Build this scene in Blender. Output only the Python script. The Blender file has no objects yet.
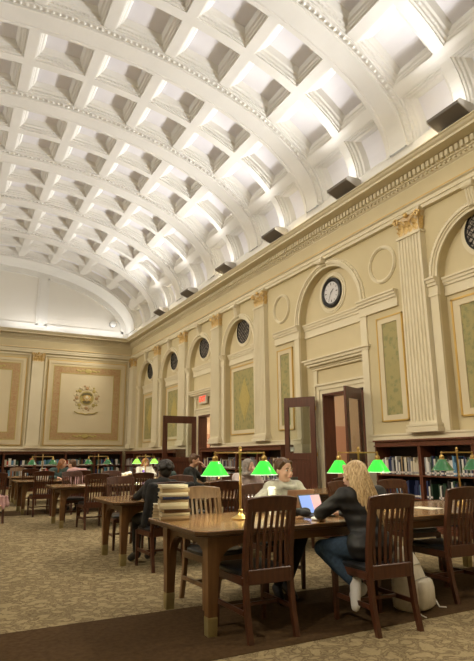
import bpy, math, random
from math import pi, sin, cos, sqrt, atan2, radians as R
from mathutils import Vector as V, Matrix, Quaternion
random.seed(7)
SC = bpy.context.scene
COL = SC.collection

# ------------------------------------------------------------------ materials
M = {}
def mat(name, col, rough=.5, metal=0., spec=.5, emit=None, estr=0., trans=0., coat=0.):
    m = bpy.data.materials.new(name); m.use_nodes = True
    b = m.node_tree.nodes['Principled BSDF']
    b.inputs['Base Color'].default_value = (*col, 1)
    b.inputs['Roughness'].default_value = rough
    b.inputs['Metallic'].default_value = metal
    b.inputs['Specular IOR Level'].default_value = spec
    if emit:
        b.inputs['Emission Color'].default_value = (*emit, 1); b.inputs['Emission Strength'].default_value = estr
    if trans: b.inputs['Transmission Weight'].default_value = trans
    if coat: b.inputs['Coat Weight'].default_value = coat
    M[name] = m
    return m
def nd(m, t, **kw):
    n = m.node_tree.nodes.new(t)
    for k, v in kw.items():
        if k in n.inputs: n.inputs[k].default_value = v
        else: setattr(n, k, v)
    return n
def lk(m, a, b): m.node_tree.links.new(a, b)
def ramp(m, fac, stops, interp='LINEAR'):
    r = m.node_tree.nodes.new('ShaderNodeValToRGB'); r.color_ramp.interpolation = interp
    el = r.color_ramp.elements
    el[0].position, el[0].color = stops[0][0], (*stops[0][1], 1)
    el[1].position, el[1].color = stops[-1][0], (*stops[-1][1], 1)
    for p, c in stops[1:-1]:
        e = el.new(p); e.color = (*c, 1)
    lk(m, fac, r.inputs['Fac']); return r.outputs['Color']
def bsdf(m): return m.node_tree.nodes['Principled BSDF']
def bump(m, h, strength=.3, dist=.01):
    b = nd(m, 'ShaderNodeBump'); b.inputs['Strength'].default_value = strength; b.inputs['Distance'].default_value = dist
    lk(m, h, b.inputs['Height']); lk(m, b.outputs['Normal'], bsdf(m).inputs['Normal'])
def coords(m, scale=(1, 1, 1), which='Object'):
    t = nd(m, 'ShaderNodeTexCoord'); mp = nd(m, 'ShaderNodeMapping'); mp.inputs['Scale'].default_value = scale
    lk(m, t.outputs[which], mp.inputs['Vector']); return mp.outputs['Vector']
def noisy(name, c1, c2, scale=6., rough=.5, detail=4., stretch=(1, 1, 1), bmp=0., lo=.35, hi=.65, **kw):
    m = mat(name, c1, rough, **kw)
    n = nd(m, 'ShaderNodeTexNoise'); n.inputs['Scale'].default_value = scale; n.inputs['Detail'].default_value = detail
    lk(m, coords(m, stretch), n.inputs['Vector'])
    lk(m, ramp(m, n.outputs['Fac'], [(lo, c1), (hi, c2)]), bsdf(m).inputs['Base Color'])
    if bmp: bump(m, n.outputs['Fac'], bmp, .004)
    return m
def wood(name, c1, c2, rough=.35, axis=0, **kw):
    st = [30, 30, 30]; st[axis] = 2.2
    return noisy(name, c1, c2, 1.0, rough, 6., tuple(st), .06, .3, .7, **kw)

noisy('plaster_cream', (.74, .67, .50), (.70, .63, .455), 1.5, .6)
noisy('plaster_tan', (.64, .55, .35), (.60, .515, .32), 1.2, .65)
noisy('plaster_olive', (.60, .515, .315), (.57, .485, .29), 1.2, .65)
noisy('plaster_pale', (.67, .585, .40), (.64, .55, .37), 1.0, .65)
noisy('vault_plaster', (.80, .785, .74), (.76, .745, .70), 1.4, .6)
noisy('coffer_floor', (.84, .83, .86), (.79, .78, .83), 1.1, .65)
noisy('lunette_white', (.80, .77, .70), (.77, .74, .67), .6, .65)
noisy('gilt', (.62, .40, .12), (.80, .62, .32), 22., .38, metal=.35)
noisy('gilt_matt', (.42, .34, .11), (.50, .40, .14), 30., .6)
mat('gold_line', (.66, .44, .13), .35, metal=.4)
noisy('capital_mix', (.55, .36, .13), (.74, .64, .45), 14., .45, metal=.15)
wood('cherry', (.055, .018, .009), (.10, .034, .016), .32, 2)
wood('cherry_rail', (.085, .026, .012), (.15, .052, .022), .32, 0)
wood('oak_leg', (.13, .06, .022), (.21, .105, .04), .35, 2)
wood('oak_apron', (.12, .055, .02), (.19, .095, .036), .35, 0)
wood('oak_top', (.22, .115, .045), (.32, .18, .075), .22, 0, coat=.3)
wood('oak_edge', (.07, .035, .015), (.11, .055, .022), .3, 0)
wood('tan_chair', (.17, .092, .042), (.25, .145, .07), .35, 2)
wood('mahogany', (.075, .024, .014), (.12, .042, .024), .3, 2)
wood('bookcase_wood', (.10, .03, .016), (.16, .055, .028), .35, 1)
wood('bookcase_side', (.10, .03, .016), (.15, .05, .026), .35, 2)
mat('case_back', (.025, .012, .009), .7)
noisy('leather_black', (.012, .013, .015), (.02, .021, .024), 60., .32, bmp=.2)
noisy('brass', (.60, .42, .16), (.50, .34, .12), 9., .28, metal=.9)
noisy('brass_sock', (.42, .35, .17), (.34, .28, .13), 12., .4, metal=.5)
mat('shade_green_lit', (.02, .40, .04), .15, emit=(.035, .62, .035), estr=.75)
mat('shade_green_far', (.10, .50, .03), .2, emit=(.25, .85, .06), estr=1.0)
mat('shade_green_off', (.03, .17, .06), .15, coat=.5)
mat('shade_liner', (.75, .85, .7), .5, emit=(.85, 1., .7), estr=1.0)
mat('shade_liner_off', (.5, .56, .48), .4)
mat('bulb', (1, .95, .8), .4, emit=(1, .9, .65), estr=6.)
mat('black_metal', (.015, .014, .014), .35, metal=.3)
mat('black_plastic', (.02, .02, .022), .4)
mat('fixture_dark', (.15, .13, .11), .5)
mat('fixture_side', (.45, .42, .38), .5)
mat('fixture_lens', (.8, .8, .78), .3)
mat('seal_dark', (.16, .13, .06), .6)
mat('grey_metal', (.35, .34, .33), .35, metal=.8)
mat('clock_face', (.62, .61, .62), .5)
mat('exit_red', (.75, .10, .06), .5, emit=(.9, .10, .05), estr=.4)
mat('exit_box', (.66, .60, .48), .5)
mat('white_plastic', (.8, .8, .78), .4)
mat('skin', (.62, .36, .25), .5)
mat('skin_fair', (.70, .44, .33), .5)
mat('skin_dark', (.13, .065, .04), .5)
mat('lips', (.50, .16, .14), .4)
mat('eye_white', (.8, .78, .75), .25)
mat('iris', (.05, .03, .02), .2)
noisy('hair_brown', (.075, .035, .016), (.13, .065, .03), 3., .45, stretch=(18, 18, 3))
noisy('hair_blonde', (.34, .21, .09), (.74, .56, .32), 4., .42, stretch=(30, 30, 4))
noisy('hair_auburn', (.22, .08, .025), (.36, .16, .06), 3., .45, stretch=(18, 18, 3))
noisy('hair_ginger', (.42, .17, .05), (.58, .28, .10), 3., .45, stretch=(18, 18, 3))
noisy('hair_black', (.012, .009, .008), (.03, .024, .02), 5., .5)
noisy('hoodie_grey', (.38, .37, .33), (.48, .47, .42), 25., .85, bmp=.3)
noisy('fleece_black', (.008, .008, .009), (.017, .017, .019), 30., .8, bmp=.3)
noisy('sweater_dark', (.012, .016, .016), (.022, .027, .027), 30., .8, bmp=.2)
noisy('knit_grey', (.26, .23, .21), (.36, .33, .30), 30., .85, bmp=.3)
noisy('top_pinkgrey', (.55, .46, .46), (.66, .58, .57), 20., .85)
noisy('pink_cloth', (.55, .32, .33), (.66, .42, .42), 15., .85)
noisy('white_cloth', (.68, .66, .62), (.78, .76, .72), 12., .85)
noisy('teal_cloth', (.05, .09, .09), (.08, .13, .12), 12., .85)
noisy('denim', (.012, .028, .055), (.022, .048, .085), 40., .85, bmp=.2)
mat('shoe_white', (.72, .72, .74), .6)
mat('shoe_black', (.012, .012, .013), .5)
noisy('canvas_white', (.66, .62, .53), (.76, .72, .64), 18., .85, bmp=.3)
mat('strap_grey', (.40, .38, .33), .8)
mat('white_cup', (.78, .77, .72), .45)
mat('purple', (.12, .06, .42), .4)
mat('paper', (.80, .77, .66), .7)
mat('paper_cream', (.74, .66, .46), .7)
mat('screen_blue', (.2, .3, .6), .3, emit=(.25, .38, .85), estr=.5)
mat('screen_pink', (.6, .3, .3), .3, emit=(.85, .40, .40), estr=.5)
mat('laptop_gold', (.42, .27, .20), .4, metal=.4)
mat('laptop_dark', (.09, .10, .09), .45)
mat('glass_pane', (.9, .95, .93), .03, trans=1.)
mat('book_leafs', (.68, .57, .37), .75)
mat('corridor_wall', (.52, .40, .28), .7)
mat('corridor_pink', (.42, .24, .16), .7)
mat('corridor_floor', (.25, .2, .15), .5)
mat('lamp_globe', (1, .95, .85), .4, emit=(1, .88, .65), estr=3.)

# puffer jacket: quilted black
m = mat('puffer_black', (.011, .011, .013), .6)
w = nd(m, 'ShaderNodeTexWave', wave_type='BANDS', bands_direction='Z'); w.inputs['Scale'].default_value = 3.4; w.inputs['Distortion'].default_value = 1.2
lk(m, coords(m), w.inputs['Vector']); bump(m, w.outputs['Fac'], .5, .02)
# lattice of the round grilles
m = mat('grille_lattice', (.05, .045, .05), .5, metal=.3)
w = nd(m, 'ShaderNodeTexVoronoi', distance='CHEBYCHEV'); w.inputs['Scale'].default_value = 16.
lk(m, coords(m), w.inputs['Vector'])
lk(m, ramp(m, w.outputs['Distance'], [(.28, (.10, .085, .08)), (.45, (.34, .30, .25))]), bsdf(m).inputs['Base Color'])
# damask panels: green ground, gold scrolls
def damask():
    m = mat('damask_green', (.23, .24, .10), .6)
    c = coords(m)
    w = nd(m, 'ShaderNodeTexVoronoi', feature='SMOOTH_F1'); w.inputs['Scale'].default_value = 9.
    n = nd(m, 'ShaderNodeTexNoise'); n.inputs['Scale'].default_value = 20.; n.inputs['Detail'].default_value = 3.; n.inputs['Distortion'].default_value = 1.6
    lk(m, c, w.inputs['Vector']); lk(m, c, n.inputs['Vector'])
    a = nd(m, 'ShaderNodeMath', operation='ADD'); lk(m, w.outputs['Distance'], a.inputs[0]); lk(m, n.outputs['Fac'], a.inputs[1])
    lk(m, ramp(m, a.outputs[0], [(.62, (.235, .235, .10)), (.82, (.30, .28, .12)), (.95, (.36, .31, .13))]), bsdf(m).inputs['Base Color'])
damask()
def scroll():
    m = mat('scroll_border', (.5, .26, .10), .6)
    c = coords(m)
    n = nd(m, 'ShaderNodeTexNoise'); n.inputs['Scale'].default_value = 9.; n.inputs['Detail'].default_value = 2.; n.inputs['Distortion'].default_value = 2.5
    lk(m, c, n.inputs['Vector'])
    lk(m, ramp(m, n.outputs['Fac'], [(.40, (.42, .23, .11)), (.52, (.52, .38, .20)), (.6, (.40, .28, .12))]), bsdf(m).inputs['Base Color'])
scroll()
def carpet():
    m = mat('carpet_pattern', (.3, .26, .15), .95, spec=.1)
    c = coords(m)
    v = nd(m, 'ShaderNodeTexVoronoi', feature='SMOOTH_F1'); v.inputs['Scale'].default_value = 7.; v.inputs['Smoothness'].default_value = .4
    n = nd(m, 'ShaderNodeTexNoise'); n.inputs['Scale'].default_value = 6.5; n.inputs['Detail'].default_value = 5.; n.inputs['Distortion'].default_value = 1.8
    f = nd(m, 'ShaderNodeTexNoise'); f.inputs['Scale'].default_value = 70.; f.inputs['Detail'].default_value = 2.
    for x in (v, n, f): lk(m, c, x.inputs['Vector'])
    a = nd(m, 'ShaderNodeMath', operation='MULTIPLY_ADD'); lk(m, v.outputs['Distance'], a.inputs[0]); a.inputs[1].default_value = .55; lk(m, n.outputs['Fac'], a.inputs[2])
    col = ramp(m, a.outputs[0], [(.56, (.43, .345, .20)), (.66, (.38, .30, .17)), (.71, (.17, .12, .07)), (.76, (.36, .29, .165)), (.84, (.21, .155, .09)), (.90, (.41, .33, .19))])
    mx = nd(m, 'ShaderNodeMixRGB', blend_type='MULTIPLY'); mx.inputs['Fac'].default_value = .5
    lk(m, col, mx.inputs['Color1']); lk(m, ramp(m, f.outputs['Fac'], [(.3, (.6, .6, .6)), (.7, (1, 1, 1))]), mx.inputs['Color2'])
    lk(m, mx.outputs['Color'], bsdf(m).inputs['Base Color']); bump(m, f.outputs['Fac'], .4, .006)
carpet()
noisy('carpet_brown', (.075, .044, .021), (.10, .060, .029), 26., .95, spec=.1, bmp=.3)

# ------------------------------------------------------------------ mesh builder
class MB:
    def __init__(s): s.v = []; s.f = []; s.mi = []; s.ms = []; s.cur = 0
    def m(s, name):
        if name not in s.ms: s.ms.append(name)
        s.cur = s.ms.index(name); return s
    def add(s, vs, fs):
        o = len(s.v); s.v += [tuple(v) for v in vs]
        for f in fs: s.f.append(tuple(i + o for i in f)); s.mi.append(s.cur)
        return s
    def box(s, x0, x1, y0, y1, z0, z1):
        return s.add([(x0,y0,z0),(x1,y0,z0),(x1,y1,z0),(x0,y1,z0),(x0,y0,z1),(x1,y0,z1),(x1,y1,z1),(x0,y1,z1)],
                     [(0,3,2,1),(4,5,6,7),(0,1,5,4),(1,2,6,5),(2,3,7,6),(3,0,4,7)])
    def bbox(s, x0, x1, y0, y1, z0, z1, b=.006):
        # box with chamfered long edges (all 12): three nested shells
        vs = []; X = (x0, x1); Y = (y0, y1); Z = (z0, z1)
        idx = {}
        for i in (0, 1):
            for j in (0, 1):
                for k in (0, 1):
                    sx, sy, sz = (1 if i == 0 else -1), (1 if j == 0 else -1), (1 if k == 0 else -1)
                    for a, p in enumerate(((X[i], Y[j]+sy*b, Z[k]+sz*b), (X[i]+sx*b, Y[j], Z[k]+sz*b), (X[i]+sx*b, Y[j]+sy*b, Z[k]))):
                        idx[i, j, k, a] = len(vs); vs.append(p)
        g = lambda i, j, k, a: idx[i, j, k, a]
        fs = [(g(0,0,0,0),g(0,0,1,0),g(0,1,1,0),g(0,1,0,0)), (g(1,0,0,0),g(1,1,0,0),g(1,1,1,0),g(1,0,1,0)),
              (g(0,0,0,1),g(1,0,0,1),g(1,0,1,1),g(0,0,1,1)), (g(0,1,0,1),g(0,1,1,1),g(1,1,1,1),g(1,1,0,1)),
              (g(0,0,0,2),g(0,1,0,2),g(1,1,0,2),g(1,0,0,2)), (g(0,0,1,2),g(1,0,1,2),g(1,1,1,2),g(0,1,1,2))]
        for j in (0, 1):
            for k in (0, 1): fs.append((g(0,j,k,1),g(1,j,k,1),g(1,j,k,2),g(0,j,k,2)) if (j+k) % 2 else (g(0,j,k,1),g(0,j,k,2),g(1,j,k,2),g(1,j,k,1)))
        for i in (0, 1):
            for k in (0, 1): fs.append((g(i,0,k,0),g(i,0,k,2),g(i,1,k,2),g(i,1,k,0)) if (i+k) % 2 else (g(i,0,k,0),g(i,1,k,0),g(i,1,k,2),g(i,0,k,2)))
        for i in (0, 1):
            for j in (0, 1): fs.append((g(i,j,0,0),g(i,j,0,1),g(i,j,1,1),g(i,j,1,0)) if not (i+j) % 2 else (g(i,j,0,0),g(i,j,1,0),g(i,j,1,1),g(i,j,0,1)))
        for i in (0, 1):
            for j in (0, 1):
                for k in (0, 1): fs.append((g(i,j,k,0),g(i,j,k,1),g(i,j,k,2)) if (i+j+k) % 2 else (g(i,j,k,0),g(i,j,k,2),g(i,j,k,1)))
        return s.add(vs, fs)
    def loft(s, rings, cap=True, closed=True):
        o = []; n = len(rings[0]); vs = [p for r in rings for p in r]; fs = []
        for a in range(len(rings)-1):
            for i in range(n if closed else n-1):
                j = (i+1) % n; fs.append((a*n+i, a*n+j, (a+1)*n+j, (a+1)*n+i))
        if cap: fs.append(tuple(reversed(range(n)))); fs.append(tuple((len(rings)-1)*n+i for i in range(n)))
        return s.add(vs, fs)
    def lathe(s, prof, n=20, c=(0,0,0), ax='z', cap=False):
        rings = []
        for r, h in prof:
            ring = []
            for i in range(n):
                a = 2*pi*i/n; p = (r*cos(a), r*sin(a), h)
                if ax == 'x': p = (h, r*cos(a), r*sin(a))
                if ax == 'y': p = (r*sin(a), h, r*cos(a))
                ring.append((p[0]+c[0], p[1]+c[1], p[2]+c[2]))
            rings.append(ring)
        return s.loft(rings, cap)
    def tube(s, pts, rad, n=8, cap=True, flat=1.):
        pts = [V(p) for p in pts]; rads = rad if isinstance(rad, (list, tuple)) else [rad]*len(pts)
        rings = []; up = None
        for i, p in enumerate(pts):
            t = (pts[min(i+1, len(pts)-1)] - pts[max(i-1, 0)]).normalized()
            if up is None: up = V((0,0,1)) if abs(t.z) < .9 else V((0,1,0))
            a = t.cross(up)
            if a.length < 1e-4: a = t.cross(V((1,0,0)))
            a.normalize(); b = a.cross(t); up = b
            rings.append([p + a*(rads[i]*cos(2*pi*k/n)) + b*(rads[i]*flat*sin(2*pi*k/n)) for k in range(n)])
        return s.loft(rings, cap)
    def capsule(s, p, q, r0, r1, n=10):
        p, q = V(p), V(q); d = q-p; L = d.length
        if L < 1e-5: d = V((0,0,1)); L = 1e-5
        t = d/L; pts = []; rr = []
        for k in range(4): a = pi/2*k/4; pts.append(p - t*r0*cos(a)); rr.append(max(r0*sin(a), r0*.05))
        for k in range(5): f = k/4; pts.append(p + d*f); rr.append(r0+(r1-r0)*f)
        for k in range(1, 5): a = pi/2*k/4; pts.append(q + t*r1*sin(a)); rr.append(max(r1*cos(a), r1*.05))
        return s.tube(pts, rr, n)
    def ell(s, c, r, n=14, m=9, rot=None):
        vs = []; fs = []
        for i in range(1, m):
            for j in range(n):
                th = pi*i/m; ph = 2*pi*j/n; p = V((r[0]*sin(th)*cos(ph), r[1]*sin(th)*sin(ph), r[2]*cos(th)))
                if rot: p = rot @ p
                vs.append(tuple(V(c)+p))
        for k in (1, -1):
            p = V((0, 0, k*r[2])); p = rot @ p if rot else p; vs.append(tuple(V(c)+p))
        T, B = len(vs)-2, len(vs)-1
        for i in range(m-2):
            for j in range(n): k = (j+1) % n; fs.append((i*n+j, (i+1)*n+j, (i+1)*n+k, i*n+k))
        for j in range(n):
            k = (j+1) % n; fs.append((T, j, k)); fs.append((B, (m-2)*n+k, (m-2)*n+j))
        return s.add(vs, fs)
    def prism(s, poly, a, b, ax='x'):
        # poly in the two other axes (in xyz order), extruded from a to b
        def P(u, v, w): return {'x': (w, u, v), 'y': (u, w, v), 'z': (u, v, w)}[ax]
        n = len(poly)
        return s.add([P(u, v, a) for u, v in poly]+[P(u, v, b) for u, v in poly],
                     [tuple(reversed(range(n))), tuple(range(n, 2*n))]+[(i, (i+1) % n, n+(i+1) % n, n+i) for i in range(n)])
    def xf(s, mtx, start=0):
        for i in range(start, len(s.v)): s.v[i] = tuple(mtx @ V(s.v[i]))
        return s
    def build(s, name, material=None, parent=None, smooth=False, mods=None):
        me = bpy.data.meshes.new(name); me.from_pydata(s.v, [], s.f)
        if s.ms:
            for x in s.ms: me.materials.append(M[x])
            me.polygons.foreach_set('material_index', s.mi)
        elif material: me.materials.append(M[material])
        me.update()
        import bmesh
        bm = bmesh.new(); bm.from_mesh(me); bmesh.ops.recalc_face_normals(bm, faces=bm.faces); bm.to_mesh(me); bm.free()
        if smooth:
            me.polygons.foreach_set('use_smooth', [True]*len(me.polygons))
            if smooth != 'all':
                try: me.set_sharp_from_angle(angle=R(38))
                except Exception: pass
        o = bpy.data.objects.new(name, me); COL.objects.link(o)
        if parent: o.parent = parent
        return o
def tag(o, label=None, cat=None, group=None, kind=None):
    if label: o['label'] = label
    if cat: o['category'] = cat
    if group: o['group'] = group
    if kind: o['kind'] = kind
    return o
def thing(name, label, cat, loc=(0,0,0), rz=0., group=None):
    o = bpy.data.objects.new(name, None); COL.objects.link(o); o.empty_display_size = .1
    o.location = loc; o.rotation_euler = (0, 0, rz); return tag(o, label, cat, group)
def struct(o): o['kind'] = 'structure'; return o
def dup(root, loc, rz, label, group=None, parent=None):
    r = root.copy(); COL.objects.link(r)
    if parent is None:
        r.location = loc; r.rotation_euler = (0, 0, rz); r['label'] = label
        if group: r['group'] = group
    else: r.parent = parent
    for c in list(root.children): dup(c, None, None, None, None, r)
    return r

# ------------------------------------------------------------------ dimensions of the room
XW, XL, YE, YB = 8.0, -5.0, 26.4, -2.1      # right wall, left wall, end wall, wall behind
XC = 1.5                                     # axis of the vault
AX, BX, ZS = 6.15, 2.82, 7.37                # vault ellipse and springing height
PY = [7.45+3.03*k for k in range(-3, 7)]     # pilasters
VY = [7.27+3.0*k for k in range(-3, 7)]      # wide ribs of the vault
CEDGE = 7.42
COVE, EXPO, FILL, TILT, SPREAD = 29, 0.88, 760, 62, 116

# ------------------------------------------------------------------ vault
_N = 800; _arc = [0.]; _pts = []
for i in range(_N+1):
    t = pi/2*i/_N; _pts.append((AX*sin(t), BX*cos(t)))
    if i: _arc.append(_arc[-1]+math.dist(_pts[-1], _pts[-2]))
def vp(s, y, d=0.):
    # s: arc length from the crown (positive to the right), d: depth behind the surface
    a = abs(s); sg = 1 if s >= 0 else -1
    a = min(a, _arc[-1]); lo = int(a/_arc[-1]*_N*.5)
    import bisect
    i = min(max(bisect.bisect(_arc, a)-1, 0), _N-1)
    f = (a-_arc[i])/(_arc[i+1]-_arc[i])
    x = _pts[i][0]+(_pts[i+1][0]-_pts[i][0])*f; z = _pts[i][1]+(_pts[i+1][1]-_pts[i][1])*f
    nx, nz = x/AX**2, z/BX**2; L = sqrt(nx*nx+nz*nz); nx /= L; nz /= L
    return (XC+sg*(x+nx*d), y, ZS+z+nz*d)
SMAX = _arc[-1]
cuts = [.69+1.38*k for k in range(5)]
rowc = [(-.69, .69)]+[(cuts[k], cuts[k+1]) for k in range(4)]+[(cuts[4], SMAX-.02)]
rows = rowc+[(-b, -a) for a, b in rowc[1:]]
RIB = .115          # half width of longitudinal ribs
WR = .37           # half width of the wide transverse ribs
vb = MB(); beads = MB()
def strip(mb, s0, s1, y0, y1, d0, d1=None, n=6):
    d1 = d0 if d1 is None else d1
    a = []; b = []
    for i in range(n+1):
        s = s0+(s1-s0)*i/n; a.append(vp(s, y0, d0)); b.append(vp(s, y1, d1))
    o = len(a); mb.add(a+b, [(i, i+1, o+i+1, o+i) for i in range(n)])
def coffer(s0, s1, y0, y1):
    # nested steps down to the floor
    prof = [(0, 0), (0, .03), (.035, .035), (.045, .075), (.08, .09), (.095, .135), (.135, .15), (.19, .27)]
    n = 3
    def ring(ins, d):
        a, b, c, e = s0+ins, s1-ins, y0+ins, y1-ins
        r = [vp(a+(b-a)*i/n, c, d) for i in range(n+1)]+[vp(b, c+(e-c)*i/n, d) for i in range(1, n+1)]
        r += [vp(b+(a-b)*i/n, e, d) for i in range(1, n+1)]+[vp(a, e+(c-e)*i/n, d) for i in range(1, n)]
        return r
    vb.m('vault_plaster'); vb.loft([ring(*p) for p in prof], cap=False)
    vb.m('coffer_floor'); strip(vb, s0+.19, s1-.19, y0+.19, y1-.19, .27, n=3)
    # row of small eggs along the two transverse sides
    for yy in (y0+.056, y1-.056):
        k = int((s1-s0-.14)/.085)
        for i in range(k):
            s = s0+.09+(s1-s0-.18)*(i+.5)/k
            p = V(vp(s, yy, .085)); q = V(vp(s, yy, .06)); t = (V(vp(s+.02, yy, .1))-V(vp(s-.02, yy, .1))).normalized()
            nrm = (q-p).normalized(); w = V((0, .018, 0))
            beads.add([p-t*.028-w, p+t*.028-w, p+t*.028+w, p-t*.028+w, p+nrm*.03], [(0, 1, 4), (1, 2, 4), (2, 3, 4), (3, 0, 4)])
SF, SL = VY[0], VY[-1]
bayY = [(VY[i]+WR, VY[i+1]-WR) for i in range(len(VY)-1)]
TH = .115
for (b0, b1) in bayY:
    if b1 < YB: continue
    mid = (b0+b1)/2-.04
    cols = [(b0, mid-TH), (mid+TH, b1)]
    for s0, s1 in rows:
        lo, hi = s0+(RIB if s0 > -SMAX+.1 else 0), s1-(RIB if s1 < SMAX-.1 else 0)
        for c0, c1 in cols:
            if c1 < YB+.3: continue
            coffer(lo, hi, max(c0, YB+.02), c1)
        vb.m('vault_plaster'); strip(vb, lo, hi, mid-TH, mid+TH, 0, n=5)
    vb.m('vault_plaster')
    for c in cuts:
        for g in (c, -c): strip(vb, g-RIB, g+RIB, max(b0, YB), b1, 0, n=2)
    for g in (SMAX, -SMAX): strip(vb, g-.02*(1 if g > 0 else -1), g, b0, b1, 0, n=1)
NA = 110
for y in VY:
    if y+WR < YB: continue
    y0, y1 = y-WR, (y+WR if y < VY[-1]-.1 else YE+.2)
    vb.m('vault_plaster')
    if y >= VY[-1]-.1:
        prof = [(y0, 0), (y0, -.03), (y0+.13, -.03), (y0+.13, -.075), (y0+.2, -.075), (y0+.2, -.06), (y1, -.06)]
    else:
        prof = [(y0, 0), (y0, -.03), (y0+.13, -.03), (y0+.13, -.075), (y0+.17, -.085), (y0+.19, -.065), (y1-.17, -.065), (y1-.15, -.085), (y1-.10, -.075), (y1-.10, -.03), (y1, -.03), (y1, 0)]
    rings = [[vp(-SMAX+2*SMAX*i/NA, max(a, YB), d) for a, d in prof] for i in range(NA+1)]
    vb.loft(rings, cap=False, closed=False)
    k = int(2*SMAX/.125)
    for i in range(k):
        s = -SMAX+2*SMAX*(i+.5)/k; yy = y0+.065
        if yy < YB: continue
        p = V(vp(s, yy, -.03)); nrm = (V(vp(s, yy, -.1))-p).normalized(); t = V((0,1,0)).cross(nrm).normalized(); w = V((0,1,0))
        q = p+nrm*.03
        a = [p+t*.046, p+w*.042, p-t*.046, p-w*.042]; b = [q+t*.028, q+w*.026, q-t*.028, q-w*.026]
        beads.add(a+b+[p+nrm*.04], [(0,1,5,4),(1,2,6,5),(2,3,7,6),(3,0,4,7),(4,5,8),(5,6,8),(6,7,8),(7,4,8)])
# upright foot of the vault down behind the cornice
for sg in (1, -1):
    x = XC+sg*AX
    vb.add([(x, YB, ZS+.02), (x, YE, ZS+.02), (x, YE, 6.9), (x, YB, 6.9)], [(0, 1, 2, 3)])
ceil = struct(vb.build('ceiling'))
beads.build('egg_and_dart_moulding', 'vault_plaster', ceil, smooth='all')
# solid roof slab above so no light leaks
rb = MB(); rb.box(XL-.4, XW+.6, YB-.4, YE+.6, 10.75, 10.95); rb.build('roof_slab', 'plaster_tan', ceil)

# ------------------------------------------------------------------ floor
fb = MB(); fb.box(XL, XW, YB, YE, -.1, 0)
flo = struct(fb.build('floor', 'carpet_pattern'))
for y0, y1 in ((3.57, 4.83), (14.15, 15.4)):
    b = MB(); b.box(XL+.02, XW-.45, y0, y1, 0, .004); b.build('brown_border', 'carpet_brown', flo)

# ------------------------------------------------------------------ right wall
def arcpts(yc, zc, r, n=28, a0=0., a1=pi): return [(yc+r*cos(a0+(a1-a0)*i/n), zc+r*sin(a0+(a1-a0)*i/n)) for i in range(n+1)]
def annulus(mb, yc, zc, r0, r1, xa, xb, n=36, full=False):
    # half (or full) ring in the wall plane, between x=xa (front) and xb (back)
    a1 = 2*pi if full else pi
    rings = []
    for i in range(n+1):
        a = a1*i/n; c, s_ = cos(a), sin(a)
        rings.append([(xa, yc+r0*c, zc+r0*s_), (xa, yc+r1*c, zc+r1*s_), (xb, yc+r1*c, zc+r1*s_), (xb, yc+r0*c, zc+r0*s_)])
    mb.loft(rings, cap=not full)
def leaf(mb, base, out, up, w, h, curl):
    # acanthus leaf: a bent, thickened blade
    base, out, up = V(base), V(out), V(up); side = up.cross(out).normalized()
    rings = []
    for i in range(7):
        f = i/6; wd = w*(.75+.5*sin(pi*min(f*1.1, 1)))*(1-.55*f*f)*(1+.12*(i % 2))
        o = curl*(f**2.2); z = h*(f if f < .85 else .85+.15*cos((f-.85)*14))
        c = base+out*o+up*z
        th = .012
        rings.append([c-side*wd, c+out*.018, c+side*wd, c+side*wd*.9-out*th, c-out*th*.5, c-side*wd*.9-out*th])
    mb.loft(rings)
def capital(mb, cx, cy, z0, z1, w, d, face):
    # face: unit vector out of the wall; w half width along wall; d projection
    face = V(face); side = V((0,0,1)).cross(face); H = z1-z0
    def P(a, o, z): return V((cx, cy, 0))+side*a+face*o+V((0,0,z))
    mb.m('capital_mix')
    rings = []
    for f, k in ((0, 1.), (.35, .94), (.7, 1.02), (.86, 1.22), (.88, 1.22)):
        ww, dd, z = w*k*.92, d*(.75+.4*(k-.9)), z0+H*f
        rings.append([P(-ww, 0, z), P(-ww, dd, z), P(ww, dd, z), P(ww, 0, z)])
    mb.loft(rings)
    mb.m('gilt')
    up = V((0,0,1))
    for row, (zb, hh, n, cu) in enumerate(((z0+.02, H*.40, 4, .07), (z0+H*.30, H*.36, 3, .09))):
        for i in range(n):
            a = (-w*.86)+(2*w*.86)*(i+.5)/n
            leaf(mb, P(a, d*.72, zb), face, up, w*.21, hh, cu)
        for sg in (-1, 1): leaf(mb, P(sg*w*.92, d*.4, zb), side*sg, up, w*.16, hh, cu)
    for sg in (-1, 1):   # volutes
        c = P(sg*w*.92, d*1.0, z0+H*.74); pts = []
        for i in range(16):
            a = i*.55; r = .085*(1-i/19)
            pts.append(c+side*sg*(r*cos(a)*.9)+up*(r*sin(a))+face*.015)
        mb.tube(pts, .018, 6)
        mb.tube([P(sg*w*.15, d*.95, z0+H*.52), P(sg*w*.45, d*1.05, z0+H*.68), P(sg*w*.8, d*1.1, z0+H*.84)], .016, 6)
    c = P(0, d*1.12, z0+H*.88); mb.ell(tuple(c), (.055, .055, .055), 8, 6)
    mb.m('plaster_cream')
    rings = []
    for z, k in ((z0+H*.88, 1.12), (z0+H*.92, 1.2), (z1, 1.24)):
        rings.append([P(-w*k, 0, z), P(-w*k, d*k, z), P(-w*.3, d*k*.86, z), P(w*.3, d*k*.86, z), P(w*k, d*k, z), P(w*k, 0, z)])
    mb.loft(rings)
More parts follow.
